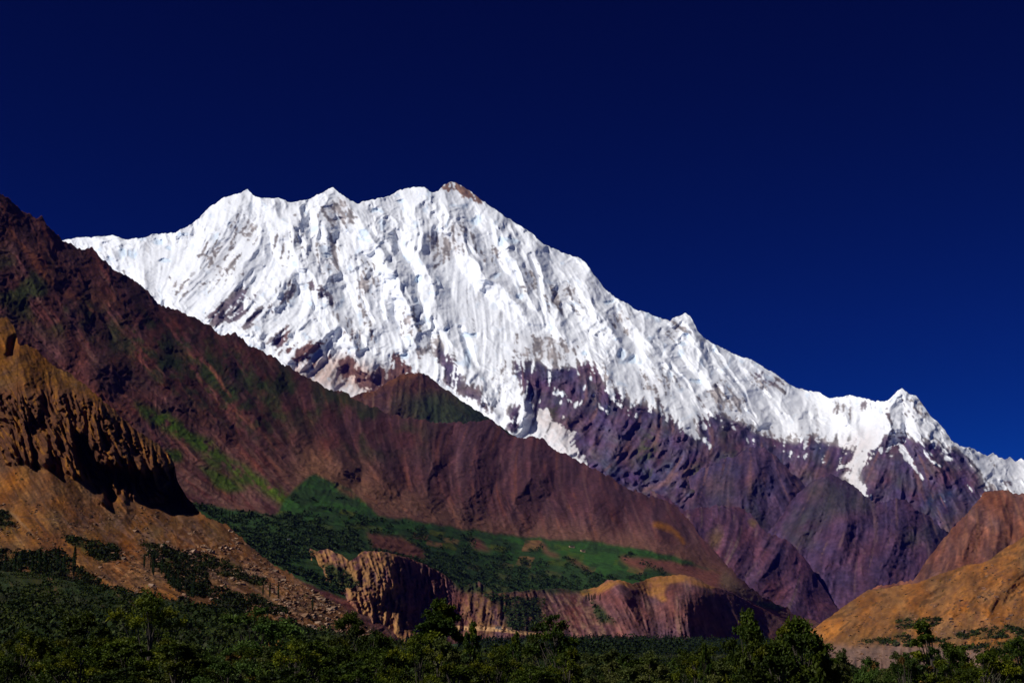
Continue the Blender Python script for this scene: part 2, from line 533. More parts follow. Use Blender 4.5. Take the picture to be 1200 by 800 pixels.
    for pts, a in [
        ([(500, 402), (532, 410), (537, 432), (550, 447), (565, 455), (580, 482), (575, 490), (550, 470), (530, 455), (515, 435)], .95),
        ([(590, 500), (600, 474), (611, 472), (613, 490), (606, 507)], 1.1),
        ([(332, 423), (380, 389), (383, 396), (375, 413), (345, 425)], 1.2),
        ([(380, 418), (408, 414), (425, 430), (440, 432), (460, 433), (464, 408), (476, 425), (500, 447), (520, 480), (440, 470), (404, 440)], 1.0),
        ([(237, 373), (260, 350), (285, 336), (306, 337), (303, 355), (285, 376), (255, 384)], .8),
        ([(282, 380), (318, 352), (342, 334), (350, 344), (320, 366), (292, 388)], .85),
        ([(352, 332), (366, 322), (380, 335), (392, 352), (386, 360), (370, 345)], .85),
        ([(336, 330), (350, 330), (352, 342), (340, 345)], .7),
        ([(312, 402), (334, 383), (345, 390), (330, 408)], .95),
        ([(325, 420), (336, 405), (352, 395), (350, 412), (338, 420)], .85),
        ([(357, 424), (366, 415), (374, 420), (368, 430)], .9),
        ([(515, 224), (522, 216), (530, 212), (545, 220), (570, 238), (562, 244), (540, 229), (525, 226)], 1.05),
        ([(968, 460), (976, 463), (990, 486), (984, 488)], 1.0),
        ([(990, 466), (1024, 472), (1020, 480), (1000, 480), (992, 476)], .85),
        ([(1036, 480), (1044, 480), (1049, 508), (1043, 518), (1036, 512)], 1.1),
        ([(1045, 462), (1053, 456), (1050, 466), (1044, 480), (1040, 478)], .8),
        ([(740, 352), (748, 358), (768, 368), (766, 378), (752, 372)], .5),
        ([(877, 432), (895, 432), (926, 450), (912, 456), (885, 445)], .75),
        ([(1160, 532), (1166, 545), (1170, 556), (1160, 550)], .8), ([(1178, 556), (1190, 562), (1188, 578), (1180, 575)], .9),
        ([(1140, 540), (1150, 545), (1160, 560), (1150, 556)], .7),
        ([(1138, 528), (1150, 532), (1158, 550), (1146, 540)], .6),
        ([(780, 485), (762, 470), (752, 460), (770, 462), (800, 490)], .7),
        ([(810, 455), (822, 462), (838, 488), (822, 486)], .7),
    ]:
        rockpoly = np.maximum(rockpoly, a * .84 * P(pts, 4, 12))
    prob = np.maximum(prob, rockpoly)
    base = P(SNOWLINE, 5, 10)
    wide = blur(base, 16)
    prob = np.maximum(prob, (.2 * base + .8 * wide) * 1.25)
    # snow lying inside the rock: couloirs and glacier tongues
    ice = np.maximum.reduce([
        cv.line([(796, 486, 9, 1.4), (812, 503, 8, 1.3), (832, 523, 5, 1.2)], 6),
        cv.line([(1018, 505, 22, 2.0), (1010, 530, 12, 1.8), (996, 555, 8, 1.6), (1004, 566, 6, 1.4), (1025, 590, 5, 1.3)], 6),
        cv.line([(1048, 514, 5, 1.6), (1062, 535, 6, 1.5), (1081, 562, 3, 1.1)], 3),
        cv.line([(1046, 517, 4, 1.3), (1040, 528, 3, 1.1)], 3),
        cv.line([(1084, 528, 4, 1.3), (1092, 540, 4, 1.3), (1103, 546, 3, 1)], 3),
        cv.line([(697, 463, 4, 1.2), (702, 476, 4, 1.1), (712, 482, 3, 1)], 4),
        cv.line([(668, 470, 6, 1.2), (676, 476, 5, 1.2), (684, 470, 4, 1)], 4),
        cv.line([(650, 460, 7, 1.2), (662, 464, 5, 1.1)], 4),
        cv.line([(714, 455, 5, 1.2), (722, 470, 5, 1.1), (728, 478, 3, 1)], 4),
        cv.line([(638, 482, 9, 1.3), (650, 503, 12, 1.4), (668, 525, 11, 1.4), (690, 548, 7, 1.3)], 9),
        cv.line([(602, 495, 8, 1.0), (620, 480, 12, 1.2)], 5),
    ])
    prob = prob - np.clip(ice, 0, 1.5) * (.75 + .35 * nzl * .6 + .5 * nz)
    prob = prob - 1.1 * sstep(.30, .42, cv.flow(fbm(wx, wy, 9, 3, 150), 4)) * sstep(.95, .6, blur(base, 26)) * base
    thr = 0.52 + 0.26 * mixn + .10 * cv.streak(6, 9, 55)
    rock = sstep(-0.05, 0.05, prob - thr)
    # snow never holds on the steepest gully flanks
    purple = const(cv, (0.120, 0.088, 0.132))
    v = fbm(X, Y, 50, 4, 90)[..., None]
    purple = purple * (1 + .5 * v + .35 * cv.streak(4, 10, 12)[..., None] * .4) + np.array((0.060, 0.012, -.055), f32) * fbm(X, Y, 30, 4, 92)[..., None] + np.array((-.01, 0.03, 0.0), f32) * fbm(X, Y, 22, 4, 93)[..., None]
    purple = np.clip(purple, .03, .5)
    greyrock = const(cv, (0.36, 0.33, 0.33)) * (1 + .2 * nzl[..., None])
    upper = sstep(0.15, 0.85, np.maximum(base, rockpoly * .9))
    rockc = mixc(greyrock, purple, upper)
    rockc = mixc(rockc, const(cv, (0.30, 0.19, 0.14)), P([(512, 210), (560, 210), (580, 250), (512, 240)], 4, 4))
    brown = P([(330, 385), (385, 385), (470, 400), (540, 470), (560, 560), (380, 560), (330, 430)], 6, 6)
    rockc = mixc(rockc, const(cv, (0.16, 0.085, 0.075)), brown)
    rockc = mixc(rockc, const(cv, (0.26, 0.15, 0.13)), .7 * cv.line([(792, 556, 4, 1), (770, 570, 6, 1), (752, 576, 4, .8)], 8) + .5 * cv.line([(825, 522, 5, .8), (805, 555, 9, .9), (800, 590, 7, .8)], 10))
    green = cv.blobs([(760, 530, 14, .9, 40), (647, 480, 10, .8, 14), (815, 560, 14, .7, 24), (865, 540, 24, .5)], 12)
    rockc = mixc(rockc, const(cv, (0.09, 0.10, 0.05)), green * sstep(-.1, .4, nz + .2))
    scree = cv.streak(5, 20, 9)
    rockc = mixc(rockc, const(cv, (0.26, 0.15, 0.14)), .6 * sstep(1.0, 2.4, scree) * base)
    ice_shade = cv.blobs(SHADED_SERACS, 7)  # blue shade of the ice cliffs, painted into the snow colour
    snow = mixc(snow, const(cv, (0.55, 0.70, 0.86)), .6 * sstep(.15, .6, ice_shade + .3 * nz))
    snow_shade = sstep(.9, 1.5, fbm(wx, wy, 13, 3, 130) * 3 + .35 * cr) * (1 - .7 * calm)
    snow = mixc(snow, const(cv, (0.45, 0.62, 0.82)), .4 * snow_shade)  # bluish snow shade mixed into the colour in irregular patches
    warm = np.maximum(P([(340, 425), (400, 415), (470, 440), (450, 470), (340, 450)], 8), P([(620, 478), (660, 480), (700, 545), (660, 560)], 8))
    warm = np.maximum(warm, P([(985, 520), (1030, 500), (1010, 560), (1030, 595), (980, 570)], 8))
    snow = mixc(snow, const(cv, (0.44, 0.33, 0.29)) * np.exp(.25 * nzl + .3 * nzf)[..., None], warm * sstep(-.8, .1, nz + .1 * nzl))
    rockc = rockc * np.exp(.35 * nzf * 2 + .12 * cv.streak(3, 8, 33))[..., None]
    low = sstep(430, 540, Y)
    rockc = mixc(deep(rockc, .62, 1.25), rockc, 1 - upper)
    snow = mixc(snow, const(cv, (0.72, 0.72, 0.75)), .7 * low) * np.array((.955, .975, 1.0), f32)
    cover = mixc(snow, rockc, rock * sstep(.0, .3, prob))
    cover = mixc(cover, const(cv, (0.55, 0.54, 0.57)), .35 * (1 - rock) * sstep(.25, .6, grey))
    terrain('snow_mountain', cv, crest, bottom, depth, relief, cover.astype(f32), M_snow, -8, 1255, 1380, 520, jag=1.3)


SNOWLINE = [(600, 417), (601, 428), (605, 447), (610, 462), (624, 478), (642, 490), (652, 504), (662, 518), (690, 545), (700, 720), (1300, 720),
            (1300, 600), (1200, 590), (1165, 574), (1151, 569), (1133, 537), (1110, 528), (1088, 516), (1060, 513), (1042, 514), (1034, 508),
            (1026, 520), (1015, 535), (1008, 545), (1006, 560), (1022, 588), (1010, 590), (995, 575), (985, 558), (1000, 545), (1003, 530), (990, 522), (976, 520),
            (948, 513), (937, 520), (900, 511), (880, 505), (864, 495), (843, 485), (822, 484), (815, 494), (830, 520), (815, 510), (800, 497), (782, 486), (760, 477),
            (735, 467), (717, 450), (700, 437), (687, 422), (660, 430), (640, 427)]
snow_mountain()


# ------------------------------------------------------------------ 2 ridges in front of the snow
def simple(name, box, flow, seed, crest, bottom, ctrl, ribs, amp, cols, mat, nx, ny, jag=1.0, cellk=1.0, paint=None, extra=None, back=None, dk=.6, sat=1.35, rk=.55):
    cv = Canvas(*box, flow, seed)
    X, Y = cv.X, cv.Y
    big = np.zeros(X.shape, f32)
    for r in ribs:
        big = np.maximum(big, cv.line(r))
    s1, s2 = cv.streak(15 * cellk, int(6 + 18 * (cellk > .8)), 1), cv.streak(5 * cellk, int(5 + 10 * (cellk > .8)), 2)
    wx, wy = X + 9 * cv.wx, Y + 9 * cv.wy
    rd, crg = ridged(wx, wy, 60 * cellk, 5, seed + 31), ridged(wx, wy, 16 * cellk, 4, seed + 47)
    rd = .8 * cv.flow(rd, 16) + .2 * rd
    crg = .75 * cv.flow(crg, 7) + .25 * crg
    pxm = float(np.mean([c[2] for c in ctrl])) / F * cellk
    relief = rk * big + amp * pxm * (-1.4 * np.abs(s1) - .45 * np.abs(s2) + 15 * rd + 7 * crg + 3.0 * ridged(wx, wy, 8 * cellk, 3, seed + 51) + .8 * fbm(wx, wy, 6 * cellk, 3, seed + 60))
    c0, c1, c2 = [const(cv, c) for c in cols]
    nz = fbm(X, Y, 40, 5, seed + 80)
    fine = .5 * s2 + 1.6 * fbm(X, Y, 5, 4, seed + 83)
    cover = mixc(c0, c1, sstep(-.25, .45, nz + .12 * s2))
    cover = cover * np.exp(.16 * cv.streak(9, 30, 5) + .20 * fine + .5 * fbm(X, Y, 24, 4, seed + 84))[..., None] * (1 + np.array((.35, 0, -.3), f32) * fbm(X, Y, 33, 4, seed + 85)[..., None])
    cover = mixc(cover, c2, .7 * sstep(.9, 2.2, cv.streak(4, 22, 9)))
    if paint is not None:
        cover = paint(cv, cover, nz, s1, s2, crg)
    cover = deep(cover * (1 + .10 * np.clip(fine, -2.5, 2.5))[..., None], dk, sat)
    if extra is not None:
        relief = extra(cv, relief, s1, s2, crg)
    terrain(name, cv, crest, bottom, dmap(ctrl), relief.astype(f32), cover.astype(f32), mat, box[0] + 2, box[1] - 2, nx, ny, jag, back=back)
    return cv


simple('green_spur', (380, 640, 425, 620), [(400, 450, 60), (490, 450, 80), (560, 490, 40), (450, 500, 110)], 210,
       [(382, 470), (420, 462), (438, 458), (455, 447), (468, 439), (490, 436), (503, 441), (520, 455), (540, 468), (560, 482), (585, 498), (600, 509), (640, 530)],
       [(380, 560), (640, 600)],
       [(382, 470, 8400), (490, 436, 9000), (640, 530, 8800), (382, 560, 7400), (500, 570, 7400), (640, 600, 7600)],
       [[(490, 436, 30, 60), (470, 470, 40, 200), (440, 520, 40, 200)], [(490, 436, 30, 60), (530, 480, 40, 120), (560, 530, 40, 160)]],
       1.0, [(0.075, 0.036, 0.036), (0.11, 0.06, 0.05), (0.16, 0.10, 0.08)], M_far, 280, 150, jag=1.6,
       paint=lambda cv, c, nz, s1, s2, g: mixc(mixc(c, const(cv, (0.035, 0.055, 0.028)), .85 * sstep(-10, 16, cv.Y - (455 + .1 * (cv.X - 440)) + 14 * nz) * sstep(440, 500, cv.X + 30 * nz)),
                                               const(cv, (0.17, 0.08, 0.05)), cv.line([(432, 462, 8, 1), (462, 445, 8, 1), (488, 437, 5, 1)])))


def paint_far(greens):
    def f(cv, c, nz, s1, s2, g):
        for pts, a in greens:
            c = mixc(c, const(cv, (0.045, 0.060, 0.050)), a * cv.poly(pts, 6, 14) * sstep(-.5, .2, nz + .1 * s2))
        return c
    return f


simple('blue_ridge', (740, 1010, 500, 720), [(780, 560, 110), (850, 540, 95), (910, 560, 70), (880, 620, 80), (960, 600, 60)], 230,
       [(740, 600), (775, 585), (800, 562), (830, 545), (860, 533), (880, 524), (896, 523), (910, 536), (926, 552), (943, 567), (955, 580), (1010, 640)],
       [(740, 690), (1010, 710)],
       [(740, 600, 12000), (896, 523, 12600), (1010, 640, 12000), (740, 690, 10200), (900, 700, 10200), (1010, 710, 10300)],
       [[(896, 523, 30, 100), (880, 570, 40, 320), (850, 620, 40, 300)], [(910, 536, 24, 100), (925, 580, 34, 280), (920, 640, 30, 200)], [(830, 545, 24, 60), (815, 590, 30, 240), (790, 640, 30, 200)]],
       .9, [(0.085, 0.060, 0.100), (0.115, 0.070, 0.095), (0.22, 0.13, 0.13)], M_far, 280, 210, jag=2.4,
       paint=paint_far([([(830, 550), (870, 540), (850, 620), (800, 620)], .35), ([(880, 560), (900, 570), (900, 620), (870, 620)], .6)]))

simple('green_peak', (860, 1200, 540, 760), [(900, 620, 120), (976, 580, 110), (1040, 600, 80), (1060, 650, 100), (950, 690, 100), (1140, 680, 60)], 250,
       [(860, 670), (885, 645), (910, 612), (928, 585), (943, 570), (958, 562), (976, 557), (992, 563), (1010, 577), (1026, 590), (1036, 588), (1048, 585),
        (1062, 586), (1077, 597), (1095, 611), (1110, 622), (1130, 645), (1160, 680), (1200, 715)],
       [(860, 750), (1200, 755)],
       [(860, 670, 10200), (976, 557, 10800), (1060, 586, 10600), (1200, 715, 9800), (860, 750, 8700), (1030, 755, 8400), (1200, 755, 8600)],
       [[(976, 557, 24, 80), (950, 600, 36, 260), (925, 660, 40, 260)], [(976, 557, 30, 60), (985, 610, 40, 320), (965, 670, 40, 300), (960, 720, 40, 260)],
        [(1055, 585, 30, 60), (1050, 630, 40, 300), (1025, 690, 44, 300)], [(1085, 600, 24, 60), (1090, 650, 34, 240), (1080, 700, 30, 200)]],
       .9, [(0.085, 0.054, 0.092), (0.11, 0.066, 0.105), (0.20, 0.13, 0.14)], M_far, 350, 210, jag=2.4,
       paint=paint_far([([(950, 565), (980, 550), (1020, 580), (1030, 600), (985, 600), (960, 620), (935, 640)], .55), ([(1060, 625), (1110, 615), (1110, 640), (1060, 640)], .8),
                        ([(905, 600), (940, 590), (960, 640), (930, 650)], .5)]))

simple('purple_spur', (760, 1010, 575, 770), [(790, 620, 80), (850, 640, 115), (880, 680, 130), (930, 690, 120), (960, 700, 60), (840, 600, 90)], 270,
       [(760, 575), (782, 583), (795, 594), (803, 599), (816, 594), (835, 592), (862, 594), (880, 600), (892, 618), (910, 628), (932, 640), (948, 660), (965, 690), (985, 715), (1010, 735)],
       [(760, 740), (1010, 765)],
       [(760, 575, 9600), (860, 594, 9800), (932, 640, 9400), (1010, 735, 8600), (760, 740, 7400), (900, 760, 7300), (1010, 765, 7500)],
       [[(816, 594, 20, 60), (812, 630, 26, 240), (835, 680, 26, 180)], [(862, 594, 24, 60), (866, 640, 34, 260), (850, 700, 34, 200)],
        [(885, 604, 20, 60), (900, 650, 30, 200), (880, 710, 30, 160)], [(925, 637, 18, 60), (935, 690, 26, 180), (925, 740, 26, 120)]],
       .9, [(0.110, 0.062, 0.095), (0.145, 0.075, 0.100), (0.24, 0.17, 0.16)], M_far, 260, 190, jag=2.2,
       paint=lambda cv, c, nz, s1, s2, g: mixc(c, const(cv, (0.22, 0.15, 0.07)), .8 * cv.blobs([(838, 630, 10, .8, 16), (882, 612, 7, .9)], 8)))


# ------------------------------------------------------------------ 3 the long brown mountain with the irrigated terraces
def paint_long(cv, c, nz, s1, s2, g):
    X, Y = cv.X, cv.Y
    P = cv.poly
    s4 = cv.streak(4, 26, 19)
    n2 = fbm(X, Y, 12, 4, 333)
    # lighter scree low on the slope
    low = sstep(-60, 40, Y - (470 + .22 * X))
    c = mixc(c, const(cv, (0.20, 0.115, 0.10)), .75 * low * sstep(-1.2, 1.2, s4 + 2 * nz))
    c = mixc(c, const(cv, (0.30, 0.17, 0.11)), .6 * P([(330, 560), (360, 520), (440, 560), (560, 610), (700, 620), (800, 640), (860, 670), (860, 690), (700, 650), (560, 632), (430, 600)], 10, 12))
    c = mixc(c, const(cv, (0.135, 0.080, 0.105)) * np.exp(.25 * n2 + .12 * s4)[..., None], .6 * sstep(330, 620, X - .4 * (Y - 560)) * sstep(760, 480, Y + .0 * X) * .9)
    dk = const(cv, (0.028, 0.050, 0.018))
    up = P([(-20, 300), (40, 310), (160, 400), (330, 420), (520, 520), (420, 530), (300, 480), (230, 480), (100, 400), (-20, 360)], 14, 40)
    c = mixc(c, dk, .85 * up * sstep(-.15, .25, nz + .10 * s1))
    up2 = P([(120, 360), (240, 390), (330, 440), (340, 520), (240, 480), (160, 440)], 14, 30)
    c = mixc(c, dk, .7 * up2 * sstep(-.1, .3, n2 + .12 * s4))
    c = mixc(c, const(cv, (0.20, 0.090, 0.060)), .4 * sstep(1.2, 2.2, s2) * sstep(330, 520, Y))
    c = mixc(c, const(cv, (0.25, 0.10, 0.06)), .8 * cv.line([(10, 270, 5, .9), (60, 330, 6, .8), (110, 365, 3, .6)], 8))
    c = mixc(c, const(cv, (0.30, 0.13, 0.10)), cv.line([(240, 425, 3, 1), (255, 440, 3, 1), (270, 465, 2, .6)], 4))
    g1 = const(cv, (0.062, 0.115, 0.020))
    band = P([(155, 470), (200, 486), (262, 530), (330, 572), (372, 604), (340, 600), (300, 572), (240, 532), (205, 508), (170, 490)], 3, 7)
    c = mixc(c, g1, .9 * band * sstep(-.35, .25, n2 + .12 * s4 + .15))
    for pts in ([(190, 527), (210, 530), (212, 542), (196, 540)], [(232, 545), (252, 552), (275, 566), (290, 575), (268, 578), (252, 568)], [(268, 560), (290, 556), (288, 570)],
                [(235, 534), (250, 538), (262, 552), (246, 548)]):
        c = mixc(c, g1 * .8, .85 * P(pts, 2, 5))
    # the terrace
    ter = P([(225, 588), (320, 604), (345, 572), (370, 555), (410, 572), (445, 604), (500, 612), (560, 622), (640, 631), (700, 634), (760, 645), (800, 656), (840, 668), (850, 676),
             (800, 690), (700, 720), (400, 700), (260, 640)], 1, 4)
    wood = const(cv, (0.036, 0.066, 0.028))
    field = const(cv, (0.048, 0.108, 0.034))
    # small irregular plots, dry and watered
    # field banks
    a, b = X + 5 * cv.wx + .35 * Y, Y + 3 * cv.wy - .16 * X
    ci, cj = np.floor(a / 19).astype(int), np.floor(b / 6.5).astype(int)
    rr = np.random.RandomState(5).rand(512, 512).astype(f32)
    plot = rr[cj % 512, ci % 512]
    plot2 = rr[(cj + 77) % 512, (ci + 33) % 512]
    tc = mixc(wood, field, sstep(.3, .35, plot) * (.45 + .55 * plot2))
    dry = sstep(.86, .87, plot2) * sstep(400, 470, X)
    tc = mixc(tc, const(cv, (0.28, 0.16, 0.10)), .8 * dry)
    tc = mixc(tc, const(cv, (0.10, 0.11, 0.03)), .8 * sstep(.88, .9, plot))
    tc = mixc(tc, wood, .85 * P([(220, 590), (330, 604), (440, 620), (520, 650), (640, 660), (760, 690), (700, 720), (400, 700), (260, 640)], 6, 16))
    tc = mixc(tc, field, .55 * P([(635, 634), (700, 640), (722, 652), (750, 668), (742, 674), (700, 672), (670, 655)], 2, 4))
    tc = mixc(tc, wood * .8, .8 * sstep(.05, .3, fbm(X, Y * 1.6, 16, 4, 555)))
    c = mixc(c, tc, ter)
    rb = const(cv, (0.17, 0.075, 0.065))
    for pts in ([(430, 624), (470, 628), (498, 646), (500, 654), (470, 650), (436, 640)], [(548, 632), (560, 634), (575, 646), (560, 645)], [(628, 634), (640, 640), (658, 655), (648, 652), (634, 642)],
                [(664, 652), (690, 668), (684, 668), (668, 658)], [(392, 566), (420, 580), (412, 582), (398, 574)], [(725, 652), (790, 655), (850, 672), (840, 690), (780, 668), (735, 662)]):
        c = mixc(c, rb * (1.4 if pts[0][0] != 430 else 1.0), .9 * P(pts, 2, 5))
    c = mixc(c, field * .9, .9 * P([(735, 641), (780, 649), (815, 658), (812, 661), (770, 655), (738, 647)], 1, 3))
    c = mixc(c, const(cv, (0.42, 0.19, 0.06)), .8 * cv.line([(768, 613, 5, 1), (782, 618, 5, 1), (800, 635, 4, .8)], 6))
    c = mixc(c, const(cv, (0.24, 0.17, 0.12)), .85 * P([(848, 665), (862, 680), (890, 700), (925, 720), (905, 722), (868, 700), (845, 685)], 3, 4))
    c = mixc(c, field, .95 * P([(880, 703), (905, 705), (920, 712), (915, 716), (890, 711)], 1, 2))
    return c


def extra_long(cv, r, s1, s2, crg):
    # terraces are calmer ground, with little banks
    t = cv.poly([(225, 588), (445, 604), (640, 631), (850, 668), (850, 730), (200, 730)], 6, 6)
    cl = cv.poly([(430, 622), (470, 626), (500, 646), (502, 656), (470, 652), (434, 640)], 3, 4)
    stp = cv.Y - .16 * cv.X + 4 * cv.wy
    fr = stp / 7 - np.floor(stp / 7)
    return r * (1 - .8 * t) + t * 14 * (sstep(0, .8, fr) - fr) + cl * 30 * crg


simple('long_mountain', (-30, 1010, 215, 770),
       [(0, 250, 55), (60, 400, 48), (200, 400, 50), (200, 520, 42), (330, 450, 60), (300, 600, 40), (400, 500, 78), (430, 560, 35), (500, 540, 88),
        (600, 560, 92), (640, 600, 70), (720, 560, 85), (700, 640, 60), (800, 620, 60), (860, 680, 45), (940, 720, 30)], 300,
       [(-30, 200), (0, 225), (12, 235), (30, 249), (42, 256), (48, 254), (60, 268), (75, 283), (84, 289), (100, 291), (108, 290), (115, 299), (135, 316), (157, 328), (170, 340), (188, 357),
        (200, 363), (215, 364), (235, 376), (260, 393), (275, 390), (290, 402), (318, 418), (345, 434), (370, 446), (384, 456), (392, 458), (400, 457), (415, 468), (440, 478),
        (470, 488), (500, 493), (530, 496), (560, 494), (575, 492), (585, 500), (600, 511), (612, 514), (625, 511), (635, 515), (655, 530), (685, 543), (710, 556), (735, 572), (760, 580),
        (780, 586), (795, 595), (808, 610), (822, 630), (840, 648), (852, 662), (870, 680), (890, 697), (915, 710), (940, 722), (975, 735), (1010, 742)],
       [(-30, 640), (200, 740), (300, 770), (600, 765), (800, 765), (1010, 775)],
       [(-30, 200, 4150), (0, 225, 4200), (200, 365, 4700), (400, 458, 5350), (600, 512, 6200), (780, 586, 6500), (850, 660, 5500), (1010, 742, 5900),
        (-30, 560, 2350), (120, 480, 3100), (250, 600, 2850), (330, 640, 2750), (430, 650, 3050), (450, 600, 3700), (560, 690, 3500), (620, 632, 4500), (700, 690, 4000),
        (760, 645, 4900), (850, 690, 4900), (930, 735, 5500), (300, 690, 2500), (600, 730, 3300), (800, 740, 4000), (1010, 760, 5500)],
       [[(0, 225, 40, 40), (60, 330, 50, 130), (120, 430, 40, 120)], [(105, 290, 30, 60), (140, 350, 40, 170), (200, 440, 40, 150), (260, 500, 30, 80)],
        [(200, 363, 30, 60), (240, 420, 36, 160), (300, 490, 36, 140), (330, 540, 30, 60)], [(270, 390, 30, 60), (310, 440, 40, 160), (350, 500, 36, 120)],
        [(318, 418, 24, 40), (380, 480, 36, 150), (400, 540, 34, 140)], [(400, 457, 30, 60), (430, 510, 30, 160), (450, 560, 26, 120)], [(500, 493, 30, 60), (505, 540, 26, 160), (500, 580, 24, 90)],
        [(560, 494, 30, 60), (556, 540, 30, 180), (550, 590, 26, 80)], [(625, 511, 24, 40), (620, 560, 30, 200), (600, 600, 30, 100)], [(700, 550, 24, 40), (700, 590, 34, 200), (690, 620, 30, 80)],
        [(760, 580, 24, 40), (770, 620, 30, 200), (800, 655, 26, 120)]],
       .95, [(0.085, 0.036, 0.036), (0.125, 0.054, 0.052), (0.20, 0.11, 0.10)], M_mid, 1150, 520, jag=2.4, paint=paint_long, extra=extra_long, dk=.66, sat=1.38, rk=.75)


# ------------------------------------------------------------------ 4 river cliffs below the terraces
def paint_cliff(cv, c, nz, s1, s2, g):
    P = cv.poly
    n2 = fbm(cv.X, cv.Y, 9, 4, 433)
    gold = const(cv, (0.56, 0.34, 0.19))
    c = mixc(c, gold * .85, .85 * P([(300, 630), (462, 640), (475, 700), (485, 760), (430, 760), (410, 700), (300, 720)], 4, 8) * sstep(-.8, .5, n2 * 2 + .3 * s2))  # sunlit left face of the bluff, its light painted in as gold
    c = mixc(c, const(cv, (0.36, 0.22, 0.13)), .8 * P([(545, 680), (600, 690), (608, 740), (540, 745)], 4, 8) * sstep(-.6, .6, n2 * 2 + .3 * s2))  # this face and the next are painted lighter, as the sun strikes them
    c = mixc(c, const(cv, (0.34, 0.22, 0.17)), .7 * P([(620, 695), (690, 690), (720, 750), (620, 750)], 5, 10) * sstep(-.2, .7, n2 * 2 + .3 * s2))
    top = P([(678, 692), (700, 684), (725, 677), (748, 685), (745, 690), (725, 683), (700, 696), (682, 698)], 1, 2)
    top = np.maximum(top, P([(745, 688), (760, 674), (800, 670), (840, 688), (834, 690), (800, 681), (785, 683), (778, 695), (782, 703), (775, 705), (760, 697)], 1, 2))
    c = mixc(c, const(cv, (0.46, 0.25, 0.12)), .85 * top * sstep(-.9, .2, n2))  # hilltops painted in sunlit orange against the dim faces below
    gr = const(cv, (0.030, 0.055, 0.022))
    for pts in ([(558, 690), (585, 697), (610, 700), (640, 702), (636, 725), (618, 742), (596, 740), (590, 715)], [(375, 660), (400, 665), (425, 685), (400, 690), (385, 680)], [(690, 705), (712, 715), (722, 730), (700, 728)],
                [(520, 675), (600, 686), (690, 688), (690, 694), (600, 694), (540, 692)]):
        c = mixc(c, gr, .9 * P(pts, 2, 8) * sstep(-.6, -.1, n2))
    # the road cut along the cliff foot
    rd = cv.line([(535, 735, 3.2, 1.6), (585, 737, 3.2, 1.6), (620, 742, 2.6, 1.5), (700, 750, 1.2, .9)], 0)
    c = mixc(c, const(cv, (0.75, 0.50, 0.32)), sstep(.2, .6, rd))
    return c


def extra_cliff(cv, r, s1, s2, crg):
    # flat hill tops above a steep lip
    lip = cv.line([(545, 742, 5, 16), (620, 748, 5, 16), (700, 756, 4, 10)], 0, .6)
    return r + lip + 5 * np.clip(s2, -2, 2)


simple('river_cliffs', (300, 970, 630, 790), [(340, 660, 80), (430, 690, 78), (520, 700, 95), (580, 710, 95), (660, 710, 60), (720, 720, 60), (800, 720, 85), (900, 730, 50)], 400,
       [(300, 650), (318, 645), (326, 637), (345, 637), (362, 641), (372, 646), (385, 643), (400, 650), (410, 656), (417, 652), (423, 647), (438, 645), (456, 647), (466, 650), (485, 656), (500, 661), (520, 673), (540, 688),
        (550, 683), (562, 681), (580, 694), (610, 692), (640, 689), (660, 690), (680, 691), (700, 687), (712, 680), (725, 679), (742, 684), (752, 681), (765, 676),
        (780, 674), (797, 673), (815, 677), (832, 686), (850, 690), (865, 698), (885, 709), (905, 719), (925, 727), (970, 742)],
       [(300, 720), (400, 775), (970, 785)],
       [(300, 650, 2750), (345, 637, 2850), (440, 645, 2950), (540, 688, 3250), (600, 692, 3450), (700, 687, 3900), (797, 673, 4500), (900, 715, 5200), (970, 742, 5600), (760, 690, 4050), (800, 684, 4150), (725, 686, 3750),
        (300, 720, 2450), (400, 740, 2500), (450, 740, 2650), (540, 745, 2950), (620, 748, 3100), (720, 752, 3350), (820, 752, 3600), (930, 765, 4600), (400, 775, 2350), (600, 785, 2700), (970, 785, 4200)],
       [[(450, 642, 55, 100), (458, 690, 60, 170), (478, 745, 50, 150)], [(415, 650, 20, 50), (420, 700, 18, 60), (440, 740, 16, 40)], [(388, 645, 20, 40), (392, 665, 20, 60)],
        [(555, 678, 26, 40), (568, 710, 40, 130), (600, 742, 36, 120)], [(500, 661, 20, 30), (512, 700, 26, 90), (530, 742, 26, 80)], [(640, 690, 24, 40), (665, 715, 30, 130), (700, 748, 26, 100)],
        [(725, 682, 24, 60), (735, 705, 34, 170), (750, 748, 34, 130)], [(785, 678, 24, 60), (790, 700, 40, 220), (815, 745, 40, 150)], [(860, 700, 20, 40), (868, 730, 26, 140), (880, 755, 24, 100)]],
       1.2, [(0.165, 0.085, 0.090), (0.22, 0.115, 0.105), (0.34, 0.22, 0.18)], M_mid, 760, 190, jag=1.2, paint=paint_cliff, extra=extra_cliff, cellk=.6, dk=.54, sat=1.42)


